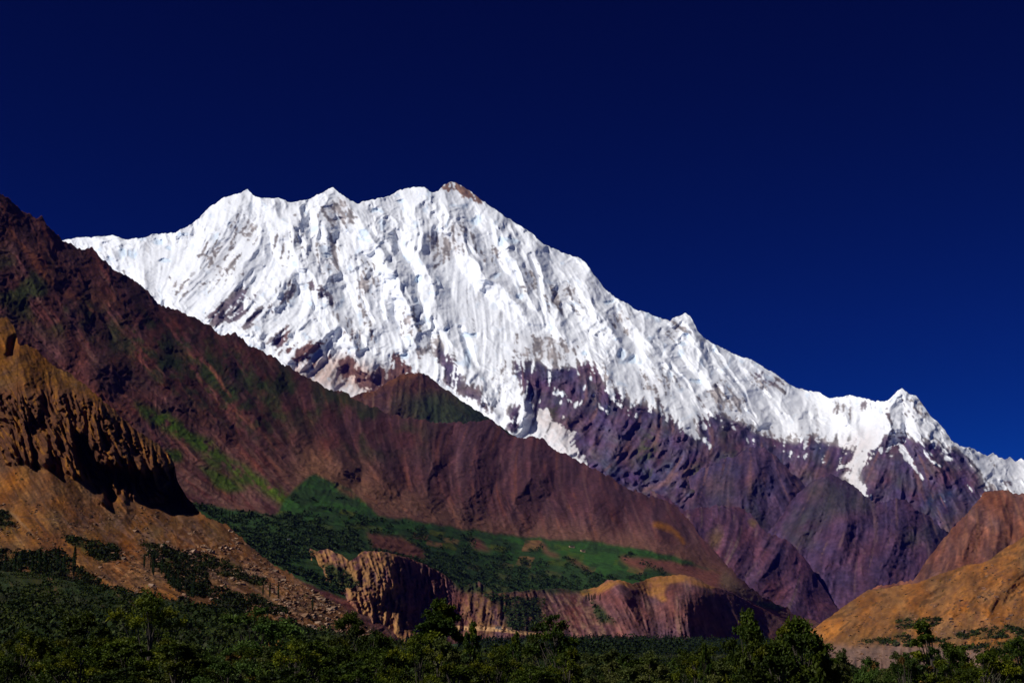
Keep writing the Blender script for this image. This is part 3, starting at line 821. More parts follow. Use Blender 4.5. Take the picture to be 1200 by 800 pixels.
# ------------------------------------------------------------------ 5 right-hand hills
simple('brown_shoulder', (1010, 1260, 560, 780), [(1080, 660, 100), (1120, 640, 95), (1160, 610, 75), (1200, 620, 70), (1060, 700, 110)], 500,
       [(1010, 698), (1030, 686), (1050, 683), (1072, 677), (1082, 662), (1092, 648), (1101, 636), (1110, 626), (1120, 615), (1128, 607), (1136, 598), (1145, 588), (1152, 577), (1160, 574),
        (1172, 573), (1185, 577), (1200, 577), (1215, 571), (1260, 560)],
       [(1010, 760), (1260, 760)],
       [(1010, 698, 6400), (1072, 677, 6000), (1160, 574, 6600), (1260, 560, 6700), (1010, 760, 5000), (1130, 700, 5100), (1260, 700, 5100), (1260, 760, 4800)],
       [[(1155, 574, 20, 40), (1138, 620, 24, 120), (1115, 670, 22, 110)], [(1180, 577, 20, 40), (1170, 620, 22, 130), (1160, 670, 22, 110)], [(1205, 577, 20, 40), (1200, 620, 22, 130), (1200, 670, 20, 100)],
        [(1110, 626, 14, 30), (1095, 655, 18, 90), (1085, 690, 18, 60)]],
       1.1, [(0.19, 0.095, 0.08), (0.24, 0.115, 0.085), (0.32, 0.17, 0.12)], M_mid, 270, 170, jag=2.2, cellk=.7, rk=1.5, dk=.5)


def paint_orange(cv, c, nz, s1, s2, g):
    P = cv.poly
    n2 = fbm(cv.X, cv.Y, 9, 4, 633)
    c = mixc(c, const(cv, (0.20, 0.10, 0.075)), .7 * sstep(.05, .4, nz + .3 * n2) * P([(1090, 700), (1180, 640), (1300, 600), (1300, 745), (1120, 735)], 10, 20))
    gr = const(cv, (0.045, 0.065, 0.025))
    for pts in ([(1035, 733), (1070, 722), (1100, 725), (1090, 738), (1060, 735)], [(1100, 748), (1150, 735), (1210, 732), (1230, 745), (1150, 745)], [(1000, 752), (1060, 745), (1110, 752), (1060, 758)], [(1120, 758), (1200, 748), (1240, 770), (1150, 770)]):
        c = mixc(c, gr, .75 * P(pts, 3, 12) * sstep(-.25, .1, n2))
    c = mixc(c, const(cv, (0.33, 0.25, 0.23)), .8 * P([(940, 757), (1040, 755), (1100, 757), (1180, 765), (1200, 800), (930, 800)], 3, 6))
    c = mixc(c, const(cv, (0.17, 0.10, 0.07)), .55 * sstep(.1, .5, fbm(cv.X + cv.Y, cv.Y * 2.2, 10, 4, 655)))
    c = mixc(c, const(cv, (0.12, 0.07, 0.04)), .8 * sstep(.7, 1.6, s2) * (1 - P([(940, 755), (1300, 740), (1300, 820), (930, 820)], 3)))
    return c


simple('orange_hill', (930, 1270, 600, 800), [(980, 730, 150), (1040, 710, 145), (1120, 690, 140), (1200, 680, 135), (1000, 780, 95), (1100, 780, 90)], 600,
       [(930, 752), (940, 744), (955, 735), (970, 724), (990, 709), (1002, 701), (1012, 694), (1022, 690), (1040, 688), (1060, 684), (1075, 683), (1092, 676), (1110, 669), (1130, 662), (1150, 659),
        (1162, 654), (1172, 645), (1185, 638), (1200, 629), (1270, 590)],
       [(930, 795), (1270, 800)],
       [(930, 752, 3300), (1015, 694, 3400), (1150, 659, 3100), (1270, 590, 3200), (940, 765, 2300), (1060, 745, 2200), (1180, 745, 2000), (1270, 745, 1900), (930, 795, 1900), (1100, 800, 1600), (1270, 800, 1500)],
       [[(1015, 692, 14, 30), (1000, 715, 18, 60), (975, 740, 16, 30)], [(1110, 669, 14, 30), (1075, 700, 20, 70), (1040, 725, 20, 40)], [(1160, 655, 16, 40), (1130, 690, 24, 90), (1090, 715, 20, 50)],
        [(1210, 630, 16, 40), (1180, 675, 26, 90), (1150, 710, 20, 50)]],
       1.5, [(0.36, 0.19, 0.105), (0.45, 0.235, 0.12), (0.24, 0.13, 0.09)], M_near, 380, 210, jag=.9, paint=paint_orange, cellk=.8, rk=1.6, dk=.5, sat=1.42, extra=lambda cv, r, s1, s2, g: r + 14 * g * sstep(752, 760, cv.Y) + 5 * np.abs(s1) * -1)


# ------------------------------------------------------------------ 6 the near slope on the left with the eroded conglomerate cliff
FINS = [(-20, 455), (40, 462), (60, 455), (100, 462), (125, 478), (150, 505), (175, 520), (195, 530), (205, 545), (208, 565), (195, 585), (160, 585), (120, 590), (100, 560), (60, 545), (-20, 540)]


def paint_near(cv, c, nz, s1, s2, g):
    P, X, Y = cv.poly, cv.X, cv.Y
    n2 = fbm(X, Y, 9, 4, 733)
    gold = const(cv, (0.36, 0.18, 0.07))
    c = mixc(c, gold * .7, .6 * P([(-20, 365), (25, 375), (45, 405), (80, 435), (125, 470), (115, 476), (70, 450), (20, 450), (-20, 440)], 4, 8) * sstep(-.5, .3, n2 + .1 * s2))
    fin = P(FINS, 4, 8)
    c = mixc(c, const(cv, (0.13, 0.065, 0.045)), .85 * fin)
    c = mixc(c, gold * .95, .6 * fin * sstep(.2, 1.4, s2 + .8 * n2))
    c = mixc(c, const(cv, (0.20, 0.13, 0.12)), .6 * P([(60, 600), (200, 600), (260, 620), (420, 720), (300, 700), (150, 640)], 8, 12) * sstep(0, 1, s2))
    gr = const(cv, (0.040, 0.060, 0.022))
    for pts in ([(70, 628), (100, 632), (135, 640), (140, 655), (118, 658), (95, 645)], [(165, 635), (215, 648), (240, 665), (235, 690), (205, 680), (180, 660)], [(225, 650), (260, 655), (310, 682), (300, 686), (250, 668)],
                [(-20, 600), (10, 602), (20, 620), (-20, 618)], [(-20, 655), (70, 650), (80, 690), (-20, 690)]):
        c = mixc(c, gr, .85 * P(pts, 3, 9) * sstep(-.3, .1, n2))
    # pale broken rock on the nose of the slope
    pale = P([(200, 610), (260, 625), (330, 670), (440, 735), (440, 750), (300, 725), (220, 680), (130, 690), (130, 650), (190, 660)], 5, 10)
    c = mixc(c, const(cv, (0.46, 0.27, 0.17)), .75 * pale * sstep(.05, .3, fbm(X + Y * 1.2, Y * 2.4, 8, 4, 744)))
    c = mixc(c, const(cv, (0.14, 0.06, 0.06)), .8 * P([(395, 700), (415, 708), (432, 728), (430, 735), (405, 722)], 2, 3))
    c = mixc(c, const(cv, (0.40, 0.26, 0.17)), .7 * cv.line([(-10, 588, 2.5, 1), (25, 610, 2.5, 1), (40, 630, 2, .8)], 5))
    path = cv.line([(-10, 603, 1.6, 1), (60, 608, 1.6, 1), (120, 622, 1.5, 1), (160, 634, 1.2, .6)], 3)
    c = mixc(c, const(cv, (0.10, 0.06, 0.05)), .6 * path)
    return c


def extra_near(cv, r, s1, s2, crg):
    X, Y = cv.X, cv.Y
    fin = cv.poly(FINS, 3, 6)
    # fins: sharp buttresses leaning with the strata
    u = (X - (Y - 460) * 0.42 + 5 * cv.wx)
    per = 15 + 0 * u
    ph = u / per + .9 * perlin(X / 30, Y / 60, 71) + .35 * perlin(X / 12, Y / 22, 75)
    tri = 1 - np.abs((ph - np.floor(ph)) * 2 - 1)
    grow = sstep(460, 520, Y - .42 * np.maximum(X - 60, 0) * .6)
    u2 = ph * 1.9 + .8 * perlin(X / 21, Y / 34, 72)
    tri2 = 1 - np.abs((u2 - np.floor(u2)) * 2 - 1)
    hgt = .45 + .75 * sstep(-.4, .4, perlin(X / 16 + 9, Y / 45, 73))
    r = r + fin * (30 * hgt * tri * (.35 + .65 * grow) + 12 * hgt * tri2 + 26 * crg + 5 * fbm(X, Y, 7, 3, 74))
    cave = cv.poly([(84, 508), (100, 512), (118, 545), (150, 553), (180, 556), (206, 548), (212, 575), (236, 603), (222, 606), (200, 604), (170, 592), (150, 588), (140, 582), (132, 590), (112, 578), (92, 545)], 3, 5)
    r = r - 95 * cave
    cave2 = cv.poly([(12, 398), (20, 392), (18, 420), (8, 418)], 2, 3)
    r = r - 25 * cave2
    # strata steps on the lower nose
    st = (Y - .35 * X + 5 * cv.wy) / 8.0
    fr = st - np.floor(st)
    nose = cv.poly([(120, 640), (250, 620), (440, 735), (440, 760), (200, 720), (120, 690)], 6, 8)
    return r + nose * 6 * (sstep(0, .8, fr) - fr) + nose * 9 * crg


simple('near_slope', (-30, 470, 355, 800), [(0, 400, 60), (60, 460, 70), (120, 520, 66), (190, 560, 72), (20, 560, 60), (100, 600, 48), (200, 620, 40), (300, 680, 38), (420, 730, 35), (0, 700, 50)], 700,
       [(-30, 360), (0, 372), (8, 374), (16, 382), (20, 392), (21, 402), (32, 405), (45, 412), (60, 426), (78, 436), (100, 451), (118, 466), (134, 480), (150, 496), (163, 505), (178, 516), (192, 527), (201, 536), (205, 546),
        (207, 560), (212, 572), (224, 588), (237, 602), (250, 609), (262, 613), (275, 622), (290, 637), (305, 650), (318, 660), (335, 668), (355, 684), (380, 699), (400, 708), (418, 718), (430, 732), (445, 745), (470, 760)],
       [(-30, 760), (200, 775), (470, 800)],
       [(-30, 360, 1550), (20, 400, 1480), (120, 466, 1420), (205, 545, 1380), (240, 602, 1280), (320, 660, 1150), (430, 732, 980), (470, 760, 940),
        (-30, 540, 1250), (60, 560, 1150), (160, 600, 1150), (60, 640, 940), (200, 680, 850), (330, 720, 800), (-30, 760, 620), (200, 775, 560), (470, 800, 640)],
       [[(15, 385, 26, 20), (30, 450, 34, 60), (20, 540, 40, 70)], [(60, 455, 20, 10), (54, 530, 24, 40), (60, 600, 40, 30)], [(110, 470, 20, 10), (130, 530, 24, 30)], [(150, 588, 16, 10), (143, 575, 12, 45), (146, 600, 14, 20)], [(270, 620, 20, 10), (300, 655, 20, 35), (330, 690, 20, 20)]],
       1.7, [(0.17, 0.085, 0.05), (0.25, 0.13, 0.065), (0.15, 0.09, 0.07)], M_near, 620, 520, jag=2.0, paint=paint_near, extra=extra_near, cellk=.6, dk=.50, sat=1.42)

# ------------------------------------------------------------------ 7 scrub slope, valley floor, near ground
simple('scrub_slope', (-40, 720, 640, 880), [(0, 700, 60), (200, 720, 60), (400, 760, 60), (600, 780, 60)], 800,
       [(-40, 668), (0, 668), (40, 672), (80, 680), (125, 690), (180, 700), (240, 710), (300, 722), (360, 736), (420, 746), (480, 758), (600, 768), (720, 774)],
       [(-40, 850), (720, 850)],
       [(-40, 668, 780), (100, 684, 740), (250, 712, 660), (420, 746, 560), (600, 768, 420), (720, 774, 360), (-40, 760, 300), (200, 775, 260), (400, 790, 220), (600, 800, 200), (-40, 850, 130), (300, 850, 125), (720, 850, 120)],
       [], .5, [(0.022, 0.034, 0.012), (0.040, 0.045, 0.018), (0.16, 0.10, 0.06)], M_near, 400, 150, jag=.8)
simple('valley_floor', (480, 1300, 735, 880), [(600, 760, 20), (900, 760, 20)], 850,
       [(480, 758), (560, 752), (640, 749), (800, 750), (940, 752), (960, 765), (1000, 790), (1100, 800), (1300, 800)],
       [(480, 850), (1300, 850)],
       [(480, 758, 2300), (700, 750, 2900), (950, 752, 2600), (1300, 765, 1400), (480, 775, 700), (700, 775, 800), (1000, 780, 700), (1300, 785, 500), (480, 850, 130), (900, 850, 125), (1300, 850, 130)],
       [], .2, [(0.035, 0.050, 0.025), (0.055, 0.065, 0.03), (0.12, 0.09, 0.06)], M_near, 400, 120, jag=.4)

gx, gy = np.meshgrid(np.concatenate([np.linspace(-25000, -400, 12), np.linspace(-300, 300, 61), np.linspace(400, 25000, 12)]),
                     np.concatenate([np.linspace(-25000, -200, 10), np.linspace(-60, 150, 43), np.linspace(400, 25000, 12)]))
gz = np.interp(gy, [-25000, -60, 0, 30, 130, 400, 25000], [3, 3, .3, -1.2, -6.0, -14, -40]) + .5 * perlin(gx / 14, gy / 14, 3) * (np.abs(gy) < 160)
P = np.stack([gx, gy, gz], -1)
R_, N_ = gx.shape
idx = np.arange(R_ * N_).reshape(R_, N_)
quads = np.stack([idx[:-1, :-1], idx[:-1, 1:], idx[1:, 1:], idx[1:, :-1]], -1).reshape(-1, 4)
link('ground', new_mesh('ground', P, quads, np.ones(P.shape, f32) * np.array((0.06, 0.065, 0.03), f32), True, M_ground), kind='structure')


def ground_z(y):
    return float(np.interp(y, [-60, 0, 30, 130, 400], [3, .3, -1.2, -6.0, -14]))


# ------------------------------------------------------------------ vegetation
def leaf_mat(name, trans=0.25, rough=0.6, spec=0.12):
    m = bpy.data.materials.new(name)
    m.use_nodes = True
    n, l = m.node_tree.nodes, m.node_tree.links
    b = n['Principled BSDF']
    b.inputs['Roughness'].default_value = rough
    b.inputs['Specular IOR Level'].default_value = spec
    at = n.new('ShaderNodeAttribute')
    at.attribute_name = 'cover'
    oi = n.new('ShaderNodeObjectInfo')
    hs = n.new('ShaderNodeHueSaturation')
    mr = n.new('ShaderNodeMapRange')
    mr.inputs[3].default_value, mr.inputs[4].default_value = 0.5, 1.1
    l.new(oi.outputs['Random'], mr.inputs[0])
    l.new(mr.outputs[0], hs.inputs['Value'])
    l.new(at.outputs['Color'], hs.inputs['Color'])
    l.new(hs.outputs[0], b.inputs['Base Color'])
    tr = n.new('ShaderNodeBsdfTranslucent')
    l.new(hs.outputs[0], tr.inputs[0])
    mx = n.new('ShaderNodeMixShader')
    mx.inputs[0].default_value = trans
    l.new(b.outputs[0], mx.inputs[1])
    l.new(tr.outputs[0], mx.inputs[2])
    l.new(mx.outputs[0], n['Material Output'].inputs[0])
    return m


M_leaf = leaf_mat('leaves')
M_scrub = leaf_mat('scrub_leaves', 0.1, 0.8, 0.1)
M_bark = bpy.data.materials.new('bark')
M_bark.use_nodes = True
_b = M_bark.node_tree.nodes['Principled BSDF']
_b.inputs['Roughness'].default_value = 0.9
_n = M_bark.node_tree.nodes.new('ShaderNodeTexNoise')
_n.inputs['Scale'].default_value = 9
_r = M_bark.node_tree.nodes.new('ShaderNodeValToRGB')
_r.color_ramp.elements[0].color = (0.025, 0.018, 0.012, 1)
_r.color_ramp.elements[1].color = (0.06, 0.045, 0.035, 1)
M_bark.node_tree.links.new(_n.outputs[0], _r.inputs[0])
M_bark.node_tree.links.new(_r.outputs[0], _b.inputs['Base Color'])


def leaves(centers, size, cols, rs, aspect=0.5, up=0.35):
    """one folded leaf (two triangles as a kite) at each centre"""
    n = len(centers)
    a = rs.randn(n, 3)
    a /= np.linalg.norm(a, axis=1, keepdims=True)
    nrm = rs.randn(n, 3) * (1 - up)
    nrm[:, 2] += up * 1.6
    b = np.cross(nrm, a)
    b /= np.linalg.norm(b, axis=1, keepdims=True) + 1e-9
    L = (size * (0.65 + 0.7 * rs.rand(n)))[:, None]
    q = np.stack([centers - a * L * .5, centers + b * L * .5 * aspect - a * L * .08, centers + a * L * .5, centers - b * L * .5 * aspect - a * L * .08], 1)
    idx = np.arange(n * 4).reshape(n, 4)
    c = np.repeat(cols[:, None, :], 4, 1)
    return q.reshape(-1, 3), idx, c.reshape(-1, 3)


def tube(verts, faces, pts, rads, sides=6):
    base = len(verts)
    for p, r in zip(pts, rads):
        for k in range(sides):
            an = 2 * math.pi * k / sides
            verts.append((p[0] + r * math.cos(an), p[1] + r * math.sin(an), p[2]))
    for i in range(len(pts) - 1):
        for k in range(sides):
            a, b = base + i * sides + k, base + i * sides + (k + 1) % sides
            faces.append((a, b, b + sides, a + sides))


def make_tree(seed, height, radius, nleaf, leaf, palette, spire=0.0, twig=0.5):
    """returns (trunk mesh, crown mesh): branches grown to clump centres, leaves spread on short twigs round them"""
    rs = np.random.RandomState(seed)
    verts, faces = [], []
    h0 = height * .06
    lean = rs.randn(2) * .05
    tr = [(lean[0] * z, lean[1] * z, z) for z in np.linspace(0, height * .92, 8)]
    tube(verts, faces, tr, np.linspace(.045, .006, 8) * height * .6)
    ncl = 80
    cl = []
    for i in range(ncl):
        t = rs.rand() ** 1.5
        z = h0 + (height - h0) * t
        env = math.sin(math.pi * min(1, (t * .72 + .26))) ** .7 * (1 - spire * t)
        an = rs.rand() * 2 * math.pi
        r = radius * env * (0.35 + .65 * math.sqrt(rs.rand()))
        cl.append((r * math.cos(an), r * math.sin(an), z - .1 * r, env))
    cl.append((0, 0, height * .97, .3))
    cl.append((radius * .12, 0, height * 1.0, .2))
    cen, col = [], []
    for (x, y, z, env) in cl:
        zb = max(h0 * .7, z - height * .22 - .4 * math.hypot(x, y))
        st = np.array([lean[0] * zb, lean[1] * zb, zb])
        en = np.array([x, y, z])
        mid = (st + en) / 2 + np.array([x, y, 0]) * .12
        tube(verts, faces, [st, mid, en], [.012 * height * .6, .007 * height * .6, .002 * height], 4)
        tone = palette[rs.randint(len(palette))]
        bright = .75 + .55 * rs.rand()
        ntw = rs.randint(5, 10)
        for _ in range(ntw):
            d = rs.randn(3)
            d[2] = abs(d[2]) * .6 + .15 * rs.randn()
            d /= np.linalg.norm(d)
            ln = twig * (0.5 + rs.rand()) * (.5 + .5 * env) * radius * .45
            m = max(4, int(nleaf / (len(cl) * 7.2)))
            t = rs.rand(m)[:, None] ** .7
            sag = np.zeros((m, 3))
            sag[:, 2] = -(t[:, 0] ** 2) * ln * .35
            c = en + d * t * ln + sag + rs.randn(m, 3) * ln * .16
            cen.append(c)
            k = np.array(tone) * bright * (.75 + .5 * rs.rand(m, 1))
            col.append(k)
    cen, col = np.concatenate(cen), np.concatenate(col)
    q, idx, c = leaves(cen, leaf, col.astype(f32), rs)
    crown = new_mesh('crown', q, idx, c, False, M_leaf)
    fv = np.array(verts)
    trunk = new_mesh('trunk', fv, np.array(faces), None, True, M_bark)
    return trunk, crown


GREEN = [(0.082, 0.100, 0.005), (0.058, 0.080, 0.005), (0.115, 0.125, 0.005), (0.042, 0.062, 0.005)]
DARK = [(0.038, 0.062, 0.006), (0.055, 0.082, 0.007), (0.026, 0.046, 0.006)]
OLIVE = [(0.075, 0.095, 0.020), (0.050, 0.075, 0.020), (0.095, 0.105, 0.024)]
RUST = [(0.050, 0.085, 0.014), (0.040, 0.075, 0.012), (0.16, 0.085, 0.02), (0.055, 0.09, 0.014), (0.035, 0.06, 0.012)]
protos = {
    'light': make_tree(1, 8.0, 3.6, 25000, .17, GREEN),
    'light2': make_tree(2, 8.0, 3.2, 56000, .17, GREEN, .2),
    'dark': make_tree(3, 8.0, 3.0, 25000, .17, DARK, .15),
    'tall': make_tree(4, 9.0, 2.6, 52000, .17, DARK + GREEN[:1], .35),
    'rust': make_tree(5, 8.0, 3.8, 56000, .17, RUST),
    'olive': make_tree(6, 7.0, 3.4, 52000, .17, OLIVE),
    'hero': make_tree(7, 6.0, 2.2, 45000, .17, GREEN[1:] + DARK, .1, .62),
    'spire': make_tree(8, 7.0, 1.7, 42000, .14, GREEN[:1] + RUST[2:3] + GREEN + DARK, .6),
}
used_tree = {}


def tree(kind, px, py, width, d, label, group='trees across the foot of the picture', rot=None, name='leafy_tree'):
    """crown top at photo pixel (px, py) at distance d; crown about `width` photo pixels across"""
    tm, cm = protos[kind]
    top = point(px, py, d)
    gz_ = ground_z(d)
    hgt = {'tall': 9.0, 'olive': 7.0, 'hero': 6.0, 'spire': 7.0}.get(kind, 8.0)
    rad = {'light': 3.6, 'light2': 3.2, 'dark': 3.0, 'tall': 2.6, 'rust': 3.8, 'olive': 3.4, 'hero': 2.2, 'spire': 1.7}[kind]
    root = bpy.data.objects.new(name, None)
    C.objects.link(root)
    root.location = (top[0], top[1], gz_)
    sz = (top[2] - gz_) / hgt
    sx = 1.35 * width * d / F / (2.1 * rad)
    root.scale = (sx, sx, sz)
    root.rotation_euler = (0, 0, rot if rot is not None else random.random() * 6.28)
    root['label'], root['category'], root['group'] = label, 'tree', group
    link('trunk', tm, root)
    link('crown', cm, root)
    return root


random.seed(4)
TREES = [
    ('light', 172, 697, 120, 108, 'broad bright green tree, tallest of the crowns on the left scrub slope'),
    ('light2', 98, 722, 110, 96, 'bright green tree just left of the broad tall one at lower left'),
    ('light', 30, 742, 100, 88, 'green tree with pale leaf tips near the lower left corner'),
    ('dark', 10, 768, 70, 76, 'low dark green tree filling the lower left corner'),
    ('light', 85, 762, 110, 78, 'low bright green tree standing before the lower left slope'),
    ('light2', 205, 752, 120, 84, 'green tree in front of the broad bright one at lower left'),
    ('rust', 300, 716, 130, 110, 'wide green tree with rust and yellow leaf flecks, left of centre'),
    ('rust', 270, 765, 100, 80, 'low tree with yellow and rusty leaves under the wide flecked crown'),
    ('dark', 350, 748, 110, 92, 'dark green tree right of the wide rust flecked crown'),
    ('light2', 412, 722, 76, 112, 'slim green tree below the dark tip of the near slope'),
    ('dark', 445, 742, 70, 100, 'dark tree between the slim green tree and the tall round one'),
    ('tall', 515, 706, 96, 112, 'tall dark rounded tree rising against the golden bluff, left of the road'),
    ('light', 487, 745, 80, 92, 'bright green tree at the left foot of the tall rounded tree'),
    ('tall', 553, 732, 34, 100, 'narrow tree against the right side of the tall rounded one'),
    ('light', 580, 762, 90, 84, 'low green tree below the cliff road'),
    ('tall', 604, 744, 30, 96, 'thin upright tree just below the right end of the cliff road'),
    ('dark', 645, 724, 84, 100, 'round dark tree with yellow green top, right of the cliff road'),
    ('light2', 668, 762, 60, 74, 'fresh green sapling at the right foot of the round dark tree'),
    ('olive', 712, 768, 90, 84, 'low olive tree before the left end of the valley woods'),
    ('olive', 762, 770, 90, 80, 'low olive tree before the middle of the valley woods'),
    ('light', 815, 771, 90, 78, 'low green tree before the right end of the valley woods'),
    ('tall', 826, 757, 24, 60, 'slender pale sprig tree rising before the valley woods'),
    ('hero', 876, 722, 66, 52, 'dark leafed tree leaning against the foot of the purple cliffs'),
    ('hero', 932, 731, 92, 42, 'large leafed dark green tree left of the orange hill foot'),
    ('hero', 905, 758, 90, 38, 'large leafed low tree in front of the two dark crowns below the orange hill'),
    ('olive', 985, 768, 60, 70, 'low tree right of the large leafed dark one, before the pale bluff'),
    ('rust', 1022, 776, 60, 62, 'low yellowing tree before the pale bluff'),
    ('spire', 1082, 733, 70, 60, 'pointed tree with yellow flecks before the foot of the orange hill'),
    ('dark', 1112, 757, 76, 64, 'dark round tree at the right shoulder of the pointed one'),
    ('rust', 1058, 768, 60, 56, 'low yellow flecked tree at the left foot of the pointed one'),
    ('light', 1160, 768, 90, 86, 'bright green tree second from the right edge'),
    ('light2', 1192, 750, 60, 92, 'bright green tree with a pale yellow top at the right edge'),
    ('dark', 140, 785, 110, 66, 'lowest dark tree at the frame bottom under the bright left crowns'),
    ('dark', 410, 778, 110, 74, 'lowest dark tree at the frame bottom under the slim green tree'),
    ('light2', 530, 780, 110, 72, 'lowest green tree at the frame bottom under the tall rounded tree'),
    ('dark', 625, 782, 100, 72, 'lowest dark tree at the frame bottom under the round dark tree'),
    ('olive', 735, 786, 110, 66, 'lowest olive tree at the frame bottom before the valley woods'),
    ('olive', 850, 784, 100, 60, 'lowest olive tree at the frame bottom below the leaning dark tree'),
    ('light', 1130, 788, 110, 62, 'lowest green tree at the frame bottom right of the pointed tree'),
    ('dark', 335, 785, 110, 66, 'lowest dark tree at the frame bottom under the rust flecked crown'),
]
for kd, px, py, wd, d, lb in TREES:
    tree(kd, px, py, wd, d, lb)
rt = np.random.RandomState(12)
x = 15
while x < 1200:
    top = 750 + 20 * rt.rand() + (8 if 660 < x < 860 else 0) + (8 if 960 < x < 1060 else 0)
    tree(['dark', 'light2', 'dark', 'light', 'olive'][rt.randint(5)], x, top, 60 + 50 * rt.rand(), 85 + 35 * rt.rand(),
         'low dark tree crowded behind the front crowns along the foot of the photo', 'low trees crowded behind the front crowns')
    x += 26 + 16 * rt.rand()


# ---- masses of scrub and far woods: clumps of small faces standing on the terrain
def clump_mass(name, pts, size, height, faces, cols, seed, label, squash=1.0, leaf=.5):
    rs = np.random.RandomState(seed)
    n = len(pts)
    sz = (size * (.4 + .7 * rs.rand(n) + .9 * rs.rand(n) ** 4))
    m = faces
    d = rs.randn(n, m, 3)
    d /= np.linalg.norm(d, axis=2, keepdims=True)
    d[..., 2] = np.abs(d[..., 2])
    r = rs.rand(n, m, 1) ** .4
    c = pts[:, None, :] + d * r * sz[:, None, None] * np.array([1, 1, height]) * .5
    ci = rs.randint(0, len(cols), n)
    col = np.array(cols)[ci][:, None, :] * (.7 + .6 * rs.rand(n, m, 1))
    lf = np.repeat(sz, m) * leaf
    q, idx, cc = leaves(c.reshape(-1, 3), lf, col.reshape(-1, 3).astype(f32), rs, .7, .3)
    me = new_mesh(name, q, idx, cc, False, M_scrub)
    return link(name, me, kind='stuff', label=label)


def scatter(name, n, box, seed, test, ybias=1.0):
    rs = np.random.RandomState(seed)
    x = box[0] + (box[1] - box[0]) * rs.rand(n)
    y = box[2] + (box[3] - box[2]) * rs.rand(n) ** ybias
    k = test(x, y)
    x, y = x[k], y[k]
    return on_surface(name, x, y), x, y


SC_COL = [(0.016, 0.028, 0.005), (0.024, 0.036, 0.006), (0.036, 0.048, 0.007), (0.011, 0.020, 0.005), (0.030, 0.034, 0.015)]
FAR_COL = [(0.020, 0.038, 0.012), (0.030, 0.050, 0.014), (0.015, 0.028, 0.010)]


def crest_of(name):
    c = SURF[name][3]
    return lambda x: np.interp(x, [p[0] for p in c], [p[1] for p in c])


c8 = crest_of('scrub_slope')


def t_scrub(x, y):
    gap = fbm(x.astype(f32), (y * 2).astype(f32), 26, 3, 5)
    return (y > c8(x) + .5) & (gap > -.28 - .2 * (y > 740))


p, _, _ = scatter('scrub_slope', 5200, (-38, 700, 668, 800), 21, t_scrub, .9)
clump_mass('scrub', p, 5.5, .75, 46, SC_COL, 22, 'dark green scrub covering the lower left slope', leaf=.16)


def in_poly(x, y, pts):
    m = np.zeros(x.shape, bool)
    for i in range(len(pts)):
        (xa, ya), (xb, yb) = pts[i], pts[(i + 1) % len(pts)]
        if ya != yb:
            m ^= ((y > min(ya, yb)) & (y <= max(ya, yb)) & (x < xa + (y - ya) * (xb - xa) / (yb - ya)))
    return m


NEAR_GREEN = [[(-20, 645), (70, 645), (90, 665), (120, 688), (180, 702), (260, 716), (300, 730), (-20, 730)], [(70, 628), (100, 632), (135, 640), (142, 656), (118, 660), (95, 645)],
              [(165, 635), (215, 648), (240, 662), (245, 690), (235, 705), (205, 690), (180, 660)], [(225, 648), (260, 655), (312, 682), (305, 688), (250, 672)], [(240, 690), (300, 700), (340, 720), (260, 720)], [(-20, 596), (8, 600), (16, 616), (-20, 618)]]


def t_near(x, y):
    m = np.zeros(x.shape, bool)
    for g in NEAR_GREEN:
        m |= in_poly(x, y, g)
    return m & (fbm(x.astype(f32), (y * 1.6).astype(f32), 18, 3, 8) > -.22)


p, _, _ = scatter('near_slope', 9000, (-20, 345, 596, 740), 31, t_near)
clump_mass('hillside_bushes', p, 6.0, .8, 26, SC_COL, 32, 'dark bushes in the gullies of the near brown slope', leaf=.22)

TERR2 = [(240, 606), (330, 640), (372, 648), (330, 660), (430, 690), (400, 700), (300, 650)]
TERR = [(222, 590), (320, 604), (345, 575), (370, 558), (410, 575), (445, 606), (500, 613), (640, 633), (760, 650), (790, 664), (760, 690), (700, 694), (620, 694), (540, 690), (500, 662), (430, 648), (330, 640), (260, 612)]


def t_far(x, y):
    n = fbm(x.astype(f32), (y * 1.8).astype(f32), 20, 4, 12)
    lowb = y - np.interp(x, [220, 430, 560, 700, 800], [590, 615, 650, 668, 680])
    return (in_poly(x, y, TERR) | in_poly(x, y, TERR2)) & (n + .012 * lowb > .0) & ~in_poly(x, y, [(430, 624), (470, 628), (498, 646), (500, 656), (436, 642)]) & ~in_poly(x, y, [(635, 634), (700, 640), (722, 652), (750, 668), (742, 674), (700, 672), (670, 655)])


p, _, _ = scatter('long_mountain', 26000, (220, 800, 558, 695), 41, t_far)
clump_mass('terrace_orchards', p, 9.5, 1.1, 10, FAR_COL, 42, 'dark orchard trees scattered over the green terraces', leaf=.38)
p, _, _ = scatter('river_cliffs', 6000, (370, 730, 655, 745), 43, lambda x, y: (in_poly(x, y, [(558, 690), (585, 697), (612, 700), (640, 702), (636, 725), (618, 742), (596, 740), (590, 715)])
                  | in_poly(x, y, [(375, 662), (400, 666), (425, 686), (400, 690), (385, 680)]) | in_poly(x, y, [(690, 705), (712, 715), (722, 730), (700, 728)])) & (fbm(x.astype(f32), y.astype(f32), 12, 3, 3) > -.25))
clump_mass('gully_bushes', p, 9.0, .9, 12, FAR_COL, 44, 'dark bushes filling the gullies of the river cliffs', leaf=.38)
c10 = crest_of('valley_floor')
p, px_, py_ = scatter('valley_floor', 7000, (540, 955, 748, 767), 51, lambda x, y: (y > c10(x) + .3))
clump_mass('valley_woods', p, 11.0, 1.7, 24, FAR_COL, 52, 'dark green woods along the valley floor', leaf=.2)
p, px_, py_ = scatter('valley_floor', 9000, (500, 1240, 767, 800), 55, lambda x, y: (y > c10(x) + .3))
clump_mass('valley_scrub', p, 4.5, 1.0, 30, SC_COL, 56, 'dark scrub between the woods and the nearest trees', leaf=.17)
